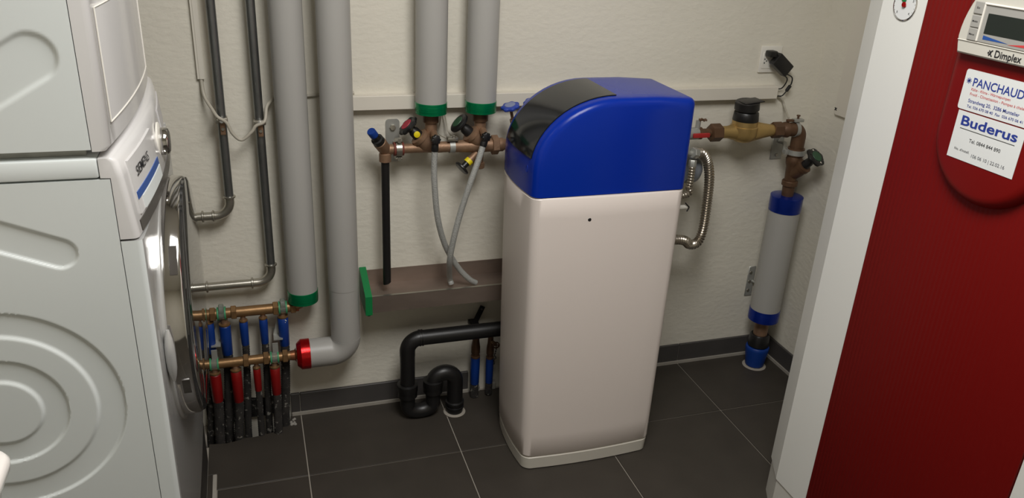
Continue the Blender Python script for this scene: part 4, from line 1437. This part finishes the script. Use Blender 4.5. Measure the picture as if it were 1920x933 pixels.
for k in range(6):
    a = math.pi * 2 * k / 6 + 0.5
    G().lathe(wc + (u_ * math.cos(a) + w_2 * math.sin(a)) * 0.024 + wax * 0.0066, wax, [(0, 0.0049), (0.0008, 0.0047)], 3).build('wheel_opening', 'trunking' if k in (1, 4) else 'lcd', vw)
# earth clamp at the elbow with its cable
ec = G().lathe((xm(1487), yr, zm), X, [(0, 0.0232), (0, 0.0252), (0.013, 0.0252), (0.013, 0.0232), (0, 0.0232)], 24, caps=False).build('earth_strap', 'galv', rv)
cz = zm + 0.0254
G().rbox((xm(1483), yr - 0.012, cz), (xm(1500), yr + 0.008, cz + 0.010), 0.002).build('strap_block', 'galv', ec)
G().lathe((xm(1491), yr - 0.002, cz + 0.0102), Z, [(0, 0.0035), (0.008, 0.0035), (0.0085, 0.0064), (0.012, 0.0059)], 10).build('screw', 'bronze_dark', ec)
G().rbox((xm(1471), yr - 0.008, cz + 0.001), (xm(1483) - 0.0003, yr + 0.004, cz + 0.009), 0.002).build('cable_lug', 'bronze_dark', ec)
tag(G().tube(catmull([(xt1 + 0.001, W - 0.012, zt0 + 0.012), P(1466, 186, 0.012), P(1471, 200, 0.02), V((xm(1474), yr, cz + 0.0125))], 8), 0.0036, 10).build('earth_cable', 'cable'), 'short pale cable dropping from the trunking end to the bronze elbow', 'cable')
# wall bracket left of the elbow
bq = P(1460, 275, 0.003)
rb = thing('wall_bracket', (bq.x, W, bq.z), 'galvanised wall plate with threaded rod left of the bronze elbow', 'bracket')
xq0, xq1 = P(1447, 275, 0.003).x, P(1468, 275, 0.003).x
zq0, zq1 = P(1452, 298, 0.003).z, P(1462, 250, 0.003).z
G().rbox((xq0, W - 0.0045, zq0), (xq1, W - 0.0004, zq1), 0.0018, 1).build('wall_plate', 'galv', rb)
zr_d = zr0 + 0.0
G().tube([V(((xq0 + xq1) / 2, W - 0.0046, zr_d + 0.012)), V(((xq0 + xq1) / 2 + 0.01, W - 0.025, zr_d + 0.010)), V((xe - 0.039, yr + 0.009, zr_d))], 0.0065, 12).build('threaded_rod', 'galv', rb)
G().hexnut(((xq0 + xq1) / 2, W - 0.0046, zq0 + 0.016), ((xq0 + xq1) / 2, W - 0.010, zq0 + 0.016), 0.006).build('bolt', 'zinc_bright', rb)

# right insulated pipe with blue collars
rp_ = 0.0525
zb_a, zb_b = P(1474, 368, DR).z, P(1470, 393, DR).z
zb_c, zb_d = P(1432, 577, DR).z, P(1428, 597, DR).z
ir = thing('insulated_pipe', (xe, yr, zb_d), 'grey insulated pipe with blue collars in the right corner', 'pipe', G_INS)
G().cyl((xe, yr, zb_c), (xe, yr, zb_b), rp_, 40).build('insulation_sleeve', 'pvc', ir)
collar((xe, yr, zb_b - 0.002), (xe, yr, zb_a + 0.004), rp_ * 1.02, 'blue_foil', ir)
collar((xe, yr, zb_c + 0.002), (xe, yr, zb_d), rp_ * 1.02, 'blue_foil', ir)
zsock = P(1416, 640, DR).z
sf = thing('floor_fitting', (xe, yr, 0), 'blue and bronze pipe fitting rising from floor in right corner', 'pipe fitting')
zf_a = P(1420, 625, DR).z
G().lathe((xe, yr, zb_d - 0.0008), -Z, [(0, 0.027), (0.012, 0.025), (zb_d - zf_a, 0.025)], 20).build('bronze_neck', 'bronze', sf)
zf_b = P(1418, 645, DR).z
G().lathe((xe, yr, zf_a - 0.0004), -Z, [(0, 0.031), (0.006, 0.035), (max(zf_a - zf_b, 0.02), 0.037)], 24, mod=lambda a: 1 + 0.02 * math.cos(16 * a)).build('black_ring', 'black', sf)
G().lathe((xe, yr, zf_b - 0.004 + 0.0), -Z, [(0, 0.039), (0.004, 0.042), (0.014, 0.042), (zf_b - 0.010, 0.033), (zf_b - 0.0062, 0.029)], 30, mod=lambda a: 1 + 0.018 * math.cos(12 * a)).build('blue_nut', 'blue', sf)
G().lathe((xe, yr, 0.0002), Z, [(0, 0.043), (0.0014, 0.040)], 24).build('mortar_ring', 'grout', sf)
bq = P(1408, 527, 0.003)
pb = thing('wall_bracket', (bq.x, W, bq.z), 'small perforated wall bracket behind the right insulated pipe', 'bracket')
zq0, zq1 = P(1405, 553, 0.003).z, P(1410, 499, 0.003).z
xq0 = P(1400, 527, 0.003).x
pl = G().rbox((xq0, W - 0.0045, zq0), (xq0 + 0.030, W - 0.0004, zq1), 0.0018, 1).build('wall_plate', 'galv', pb)
for k in range(3):
    G().lathe((xq0 + 0.010, W - 0.0047, zq0 + (zq1 - zq0) * (0.2 + 0.3 * k)), -Y, [(0, 0.006), (0.003, 0.005)], 10).build('bolt', 'zinc_bright', pl)
G().cyl((xq0 + 0.022, W - 0.0046, (zq0 + zq1) / 2), (xe, yr + rp_ - 0.001, (zq0 + zq1) / 2), 0.005, 10).build('threaded_rod', 'galv', pb)

# corrugated steel hoses, grey cup and white tap behind the softener
def corrugated(label, pts, r=0.0152, pitch=0.0088):
    t = thing('corrugated_hose', pts[-1], label, 'hose', 'corrugated steel hoses')
    path = resample(catmull(pts, 24), pitch / 4)
    pat = (-0.10, 0.12, 0.16, 0.06)
    G().tube(path, [r * (0.9 + pat[i % 4]) for i in range(len(path))], 18).build('hose', 'steel_hose', t)
    d = (path[1] - path[0]).normalized()
    G().hexnut(path[0] - d * 0.02, path[0] + d * 0.001, r * 1.12, 0.2).build('hose_nut', 'galv', t)


corrugated('long corrugated steel hose looping right of the softener', [P(1306, 287, 0.16), P(1318, 289, 0.15), P(1327, 305, 0.14), P(1330, 335, 0.14), P(1325, 385, 0.14), P(1318, 430, 0.15), P(1308, 453, 0.16), P(1293, 458, 0.17), P(1272, 449, 0.185), V((1.066, SY1 + 0.001, P(1262, 445, 0.18).z))])
corrugated('short corrugated steel hose in front of the grey cup', [P(1298, 312, 0.17), P(1296, 330, 0.175), P(1292, 350, 0.18), P(1283, 366, 0.182), V((1.064, SY1 + 0.001, P(1270, 376, 0.18).z))], r=0.0105)
cc = P(1296, 314, 0.098)
M['grey_cup'] = mat('grey_cup', (120, 124, 132), 0.35)
tag(G().lathe(cc - X * 0.03, V((1, 0, -0.15)), [(0, 0.046), (0.03, 0.047), (0.046, 0.040), (0.058, 0.024), (0.064, 0.004)], 32).cyl(cc - X * 0.02, V((cc.x - 0.02, W - 0.0005, cc.z)), 0.016, 20).build('grey_funnel', 'grey_cup'), 'rounded grey plastic cup half hidden behind the softener', 'cup')
tc = P(1283, 388, 0.18)
tp = thing('drain_tap', (tc.x, tc.y, tc.z), 'tiny white tap sticking out behind the softener cabinet', 'tap')
G().tube(catmull([V((1.062, SY1 + 0.0005, tc.z)), V((1.066, tc.y - 0.002, tc.z)), tc - X * 0.012, tc + X * 0.004], 6), 0.0075, 14).build('tap_body', 'white_plastic', tp)
G().tube(catmull([tc + V((-0.002, -0.006, 0.016)), tc + V((0.006, -0.008, 0.008)), tc + V((0.013, -0.006, 0.0)), tc + V((0.006, -0.008, -0.012))], 5), 0.002, 8).build('tap_clip', 'black', tp)

# ================================================================== socket and power adapter
s0, s1 = P(1421, 136, 0.006), P(1468, 86, 0.006)
sk2 = thing('wall_socket', ((s0.x + s1.x) / 2, W, s0.z), 'white square wall socket at the right above the trunking', 'socket')
pl = G().rbox((s0.x, W - 0.007, s0.z), (s1.x, W - 0.0003, s1.z), 0.002).build('cover_plate', 'white_plastic', sk2)
sc_ = P(1443, 113, 0.008)
G().rbox((sc_.x - 0.026, W - 0.009, sc_.z - 0.026), (sc_.x + 0.026, W - 0.0071, sc_.z + 0.026), 0.0009, 1).build('socket_insert', 'white_plastic', pl)
for (ax_, az_) in ((-0.019, 0.004), (-0.019, -0.008), (-0.012, -0.002)):
    G().lathe((sc_.x + ax_, W - 0.0091, sc_.z + az_), -Y, [(0, 0.0022), (0.0004, 0.0022)], 10).build('contact_hole', 'ink_black', pl)
pa = thing('power_adapter', P(1465, 122, 0.03), 'black power adapter plugged into the wall socket', 'adapter')
ac = P(1465, 121, 0.035)
rotm = Matrix.Rotation(math.radians(38), 4, 'Y') @ Matrix.Identity(4)
G().rbox((ac.x - 0.035, ac.y - 0.014, ac.z - 0.022), (ac.x + 0.035, ac.y + 0.014, ac.z + 0.022), 0.004, mtx=rotm).build('adapter_body', 'black', pa)
pg = P(1448, 101, 0.028)
G().rbox((pg.x - 0.015, pg.y - 0.012, pg.z - 0.010), (pg.x + 0.015, W - 0.0095, pg.z + 0.010), 0.005).build('plug', 'black', pa)
ct = catmull([ac + V((0.018, 0, -0.034)), P(1476, 148, 0.03), P(1472, 158, 0.025), P(1464, 166, 0.014), V((xt1 - 0.006, W - 0.012, zt0 + 0.03))], 8)
G().tube(ct, 0.0021, 8).build('cord', 'black', pa)
ct = catmull([ac + V((0.026, 0, -0.030)), P(1485, 145, 0.03), P(1484, 156, 0.028), P(1480, 162, 0.026)], 8)
G().tube(ct, 0.0021, 8).build('cord', 'black', pa)
f0, f1 = P(1482, 160, 0.026), P(1474, 171, 0.022)
G().cyl(f0, f1, 0.0058, 14, 0.0015).build('cord_ferrite', 'black', pa)
G().tube(catmull([f1, P(1470, 176, 0.02), P(1464, 180, 0.016), V((xt1 - 0.006, W - 0.012, zt0 + 0.008))], 6), 0.0021, 8).build('cord', 'black', pa)

# flat white cover on the right wall
q0 = PX(1563, 213, XR - 0.012)
wc_ = thing('wall_cover', (XR, q0.y, q0.z), 'flat white cover panel with one screw on the right wall', 'cover panel')
yA, yB_ = q0.y - 0.34, q0.y
pts = [V((XR - 0.0004, yA, q0.z)), V((XR - 0.0004, yB_ - 0.008, q0.z)), V((XR - 0.0004, yB_ - 0.002, q0.z + 0.003)), V((XR - 0.0004, yB_, q0.z + 0.01)), V((XR - 0.0004, yB_, 2.2)), V((XR - 0.0004, yA, 2.2))]
pn = G().prism(pts, (-0.011, 0, 0)).build('cover_plate', 'trunking', wc_, smooth=0)
sp = PX(1567, 204, XR - 0.012)
g = G()
for a in (0.78, 2.36):
    d = V((0, math.cos(a), math.sin(a)))
    n_ = V((0, -math.sin(a), math.cos(a)))
    g.prism([V((XR - 0.0116, sp.y, sp.z)) + d * s1_ * 0.006 + n_ * s2_ * 0.0013 for s1_, s2_ in ((-1, -1), (1, -1), (1, 1), (-1, 1))], (-0.0012, 0, 0))
g.build('cross_screw', 'ink_black', pn, smooth=0)

# ================================================================== heat pump
HX = 1.30
YH1, YH0 = 1.453, 0.722                        # far / near front corners
CHX, CHY = 1.345, 1.541                        # end of the bevelled corner
ZH = 0.116
hpm = thing('heat_pump', (1.55, 1.09, 0), 'tall white heat pump cabinet with red front panel at the right', 'heat pump')
yN = YH0 - (CHY - YH1)
XBK = 1.785


def hp_plan(i):
    return [(HX + i, YH1 - i * 0.2), (CHX + i, CHY - i), (XBK, CHY - i), (XBK, yN + i), (CHX + i, yN + i), (HX + i, YH0 + i * 0.2)]


G().loft([[V((x, y, 0.0006)) for x, y in hp_plan(0.003)], [V((x, y, ZH - 0.0015)) for x, y in hp_plan(0.003)]]).build('base', 'hp_side', hpm, smooth=0)
YR1, YR0 = 1.331, 0.842
# white shell: far and near frame posts with bevelled corners, back body
g = G()
far = [(HX, YR1), (HX, YH1), (CHX, CHY), (XBK, CHY), (XBK, YR1)]
g.prism([V((x, y, ZH)) for x, y in far], (0, 0, 1.78)).build('frame_post', 'hp_white', hpm, smooth=0)
near = [(HX, YR0), (HX, YH0), (CHX, yN), (XBK, yN), (XBK, YR0)]
G().prism([V((x, y, ZH)) for x, y in near], (0, 0, 1.78)).build('frame_post', 'hp_white', hpm, smooth=0)
G().box((HX + 0.02, YR0 + 0.0005, ZH), (XBK, YR1 - 0.0005, 1.895)).build('body', 'hp_side', hpm, smooth=0)
rpn = G().rbox((HX - 0.004, YR0 + 0.002, ZH + 0.002), (HX + 0.0195, YR1 - 0.002, 1.893), 0.003).build('front_panel', 'hp_red', hpm)
lab(rpn, 'dark red ribbed front panel')
# rounded boss that carries the controller and the stickers
YBc = 1.087
bw = 0.128


def boss_ring(i, x):
    pts = []
    zc_ = PX(1850, 392, HX - 0.004).z + 0.125
    pts += [V((x, YBc - bw + i, 1.80)), V((x, YBc - bw + i, zc_))]
    for k in range(1, 24):
        a = math.pi + math.pi * k / 24
        pts.append(V((x, YBc + (bw - i) * math.cos(a), zc_ + (0.125 - i) * math.sin(a))))
    pts += [V((x, YBc + bw - i, zc_)), V((x, YBc + bw - i, 1.80))]
    return pts


XB = HX - 0.026
boss = G().loft([boss_ring(0, HX - 0.0042), boss_ring(0.002, HX - 0.012), boss_ring(0.007, HX - 0.020), boss_ring(0.014, HX - 0.0245), boss_ring(0.022, XB)]).build('panel_boss', 'hp_red2', rpn, smooth=60)

SD, UP = V((0, -1, 0)), Z                       # reading direction on the front


def on(px, py, x=XB):
    return PX(px, py, x)


def quad(name, c4, th, m, parent, r=0.0):
    """flat plate on the front from the corner points (top-left, top-right, bottom-right, bottom-left)"""
    pts = [V(c) for c in c4]
    if r:
        out = []
        n = len(pts)
        for i, p in enumerate(pts):
            a, b = pts[i - 1], pts[(i + 1) % n]
            da_, db_ = (a - p).normalized(), (b - p).normalized()
            for k in range(5):
                t = k / 4
                q = (p + da_ * r) * (1 - t) ** 2 + p * 2 * t * (1 - t) + (p + db_ * r) * t * t
                out.append(q)
        pts = out
    return G().prism(pts, (-th, 0, 0)).build(name, m, parent, smooth=0)


# upper sticker
XS = XB - 0.0004
tl, bl = on(1812, 127, XS), on(1798, 202, XS)
yl_, zt1, zb1_ = (tl.y + bl.y) / 2, tl.z, bl.z
wS = 0.165
st1 = quad('sticker', [(XS, yl_, zt1), (XS, yl_ - wS, zt1), (XS, yl_ - wS, zb1_), (XS, yl_, zb1_)], 0.0006, 'sticker', boss, r=0.006)
lab(st1, 'white company sticker with blue and red print')
hS = zt1 - zb1_


def tx(parent, s, u, v, h, m, w=None, bold=0.0, x=None, y0=None, z0=None):
    xx = XS - 0.0008
    return text('lettering', s, V((xx, (y0 if y0 is not None else yl_) - u, (z0 if z0 is not None else zt1) - v)), SD, UP, h, m, parent, w, bold, lift=0.0003)


YP = 1.1486


def tz_(parent, s, y, z, h, m, w=None, bold=0.0):
    return text('lettering', s, V((XS - 0.0008, y, z)), SD, UP, h, m, parent, w, bold, lift=0.0002)


tz_(st1, 'PANCHAUD', 1.1490, 1.2715, 0.0150, 'ink_blue', 0.110, 0.012)
g = G()
for k in range(4):
    a = math.pi * k / 4
    d = V((0, math.cos(a), math.sin(a)))
    n_ = V((0, -math.sin(a), math.cos(a)))
    c = V((XS - 0.0009, 1.1590, 1.2790))
    g.add([c + d * 0.0055 + n_ * 0.0007, c - d * 0.0055 + n_ * 0.0007, c - d * 0.0055 - n_ * 0.0007, c + d * 0.0055 - n_ * 0.0007], [(0, 1, 2, 3)])
g.build('snowflake_mark', 'ink_blue', st1, smooth=0)
tz_(st1, 'Kälte - Klima - Wärmepumpen', 1.1490, 1.2632, 0.0050, 'ink_red', 0.086)
tz_(st1, 'Froid - Climatisation - Pompes à chaleur', 1.1490, 1.2545, 0.0050, 'ink_red', 0.124)
tz_(st1, 'Strandweg 20,  3286 Muntelier', 1.1490, 1.2415, 0.0064, 'ink_blue', 0.112, 0.006)
tz_(st1, 'Tel. 026 670 08 40  Fax  026 670 06 41', 1.1490, 1.2320, 0.0048, 'ink_blue', 0.122, 0.004)
# lower sticker
zt2, zb2_ = 1.2235, 1.1345
st2 = quad('sticker', [(XS, 1.1640, zt2), (XS, 1.0150, zt2), (XS, 1.0150, zb2_), (XS, 1.1640, zb2_)], 0.0006, 'sticker', boss)
lab(st2, 'white service sticker with a large blue name')
tz_(st2, 'Buderus', 1.1515, 1.1985, 0.0175, 'ink_blue', 0.124, 0.022)
G().box((XS - 0.0011, 1.0290, 1.1918), (XS - 0.0008, 1.1506, 1.1927)).build('underline', 'ink_black', st2, smooth=0)
tz_(st2, 'Tel. 0844 844 890', 1.1231, 1.1715, 0.0068, 'ink_black', 0.070)
tz_(st2, "No. d'install.", 1.1505, 1.1510, 0.0046, 'ink_black', 0.035)
tz_(st2, '106 06 10 | 22.02.16', 1.1095, 1.1462, 0.0064, 'ink_grey', 0.074)

# controller on the boss
XC = 1.258
cy0, cy1 = 0.976, 1.198
zc_b, zc_t = 1.3255, 1.442


def ctrl_ring(i, x):
    pts = []
    for k in range(9):
        t = k / 8
        z = zc_b + i + (zc_t - zc_b - 2 * i) * t
        y = cy1 - i - 0.028 * max(0, (t - 0.25) / 0.75) ** 2 - 0.006 * max(0, 0.2 - t) / 0.2
        pts.append(V((x, y, z)))
    pts += [V((x, 2 * YBc - p.y, p.z)) for p in reversed(pts)]
    return pts


ctl = G().loft([ctrl_ring(0, XB + 0.001), ctrl_ring(0.0, XC + 0.003), ctrl_ring(0.003, XC)]).build('controller', 'ctrl', boss, smooth=30)
lab(ctl, 'cream controller with dark display and grey keys')
xq = XC - 0.0003


def cbox(name, ya, yb, za, zb, th, m, parent=ctl, r=0.0012):
    return G().rbox((xq - th, yb, za), (xq, ya, zb), min(r, th * 0.4), 1).build(name, m, parent, smooth=0)


cbox('lip_ridge', 1.1945, 0.980, 1.3485, 1.3500, 0.0015, 'white_plastic')
cbox('display_surround', 1.1515, 1.020, 1.3515, 1.4150, 0.0012, 'ctrl_grey')
cbox('display_ridge', 1.1545, 1.1505, 1.3515, 1.4180, 0.0035, 'white_plastic')
cbox('display_ridge', 1.1545, 1.020, 1.4152, 1.4190, 0.0035, 'white_plastic')
cbox('display', 1.1420, 1.030, 1.3665, 1.4020, 0.0018, 'lcd')
for (zc_, s) in ((1.4085, 'Esc'), (1.3850, 'Modus'), (1.3622, 'Menue')):
    b_ = cbox('key', 1.1745, 1.1555, zc_ - 0.0108, zc_ + 0.0108, 0.0028, 'ctrl_grey')
    text('key_lettering', s, V((xq - 0.0029, 1.1705 if len(s) > 3 else 1.168, zc_ - 0.0015)), SD, UP, 0.0034, 'ink_black', b_, 0.0115 if len(s) > 3 else 0.0065, 0.01, lift=0.0002)
x_ = xq - 0.0016
G().add([(x_, 1.1405, 1.3640), (x_, 1.1405, 1.3570), (x_, 1.0850, 1.3575)], [(0, 1, 2)]).build('blue_wedge', 'blue_strip', ctl, smooth=0)
G().add([(x_, 1.0880, 1.3560), (x_, 1.0335, 1.3570), (x_, 1.0335, 1.3640)], [(0, 1, 2)]).build('red_wedge', 'ink_red', ctl, smooth=0)
text('lettering', 'Dimplex', V((xq - 0.0003, 1.1070, 1.3315)), SD, UP, 0.0125, 'ink_black', ctl, 0.055, 0.012, lift=0.0003)
g = G()
cc_ = V((xq - 0.0006, 1.1165, 1.3370))
for (oy, sgn, r_) in ((0.0050, 1, 0.0052), (-0.0055, -1, 0.0062)):
    for k in range(12):
        a1, a2 = [math.radians(-75 + 150 * (k + j) / 12) for j in (0, 1)]
        c = cc_ + V((0, oy if sgn > 0 else oy, 0))
        f = lambda a, r: c + V((0, (-math.cos(a) * r) if sgn > 0 else (math.cos(a) * r), math.sin(a) * r))
        g.add([f(a1, r_), f(a2, r_), f(a2, r_ - 0.0020), f(a1, r_ - 0.0020)], [(0, 1, 2, 3)])
dot = cc_ + V((0, 0.0045, 0))
g.add([dot + V((0, 0.0018 * math.cos(k * math.pi / 5), 0.0018 * math.sin(k * math.pi / 5))) for k in range(10)], [tuple(range(10))])
g.build('logo_mark', 'ink_black', ctl, smooth=0)

# pressure gauge on the white post
gy, gz, gr = 1.387, 1.386, 0.0325
gg_ = G().lathe((HX + 0.001, gy, gz), -X, [(0, gr), (0.003, gr), (0.004, gr * 0.95), (0.0025, gr * 0.93)], 40).build('pressure_gauge', 'chrome', hpm)
lab(gg_, 'round pressure gauge with red needle')
G().lathe((HX - 0.0012, gy, gz), -X, [(0, gr * 0.93), (0.0006, gr * 0.92)], 40).build('dial', 'sticker', gg_)
xg = HX - 0.0022
for k, s in enumerate(('0', '1', '2', '3', '4')):
    a = math.radians(225 - 67.5 * k)
    text('dial_number', s, V((xg, gy - (gr * 0.72) * math.cos(a) + 0.0016, gz + gr * 0.72 * math.sin(a) - 0.002)), SD, UP, 0.0045, 'ink_black', gg_, 0.0028, 0.01, lift=0.0002)
g = G()
for k in range(17):
    a = math.radians(225 - 270 * k / 16)
    d = V((0, -math.cos(a), math.sin(a)))
    n_ = V((0, d.z, -d.y))
    c = V((xg - 0.0003, gy, gz))
    g.add([c + d * gr * 0.90 + n_ * 0.0003, c + d * gr * 0.84 + n_ * 0.0003, c + d * gr * 0.84 - n_ * 0.0003, c + d * gr * 0.90 - n_ * 0.0003], [(0, 1, 2, 3)])
g.build('dial_ticks', 'ink_black', gg_, smooth=0)
c = V((xg - 0.0006, gy, gz))


def needle(ang, L, w, m, xo):
    a = math.radians(ang)
    d = V((0, -math.cos(a), math.sin(a)))
    n_ = V((0, d.z, -d.y))
    q = c - X * xo
    G().prism([q - d * 0.006 + n_ * w, q + d * L + n_ * w * 0.4, q + d * L - n_ * w * 0.4, q - d * 0.006 - n_ * w], (-0.0005, 0, 0)).build('needle', m, gg_, smooth=0)


needle(140, 0.024, 0.0012, 'ink_red', 0.0)
needle(290, 0.006, 0.0030, 'ink_black', 0.0008)
G().lathe(c - X * 0.0016, -X, [(0, 0.0055), (0.0015, 0.005)], 20).build('needle_hub', 'red_foil', gg_)
G().lathe(c + V((-0.0008, 0.003, 0.0105)), -X, [(0, 0.006), (0.0006, 0.006)], 20).build('green_mark', 'green_cap', gg_)
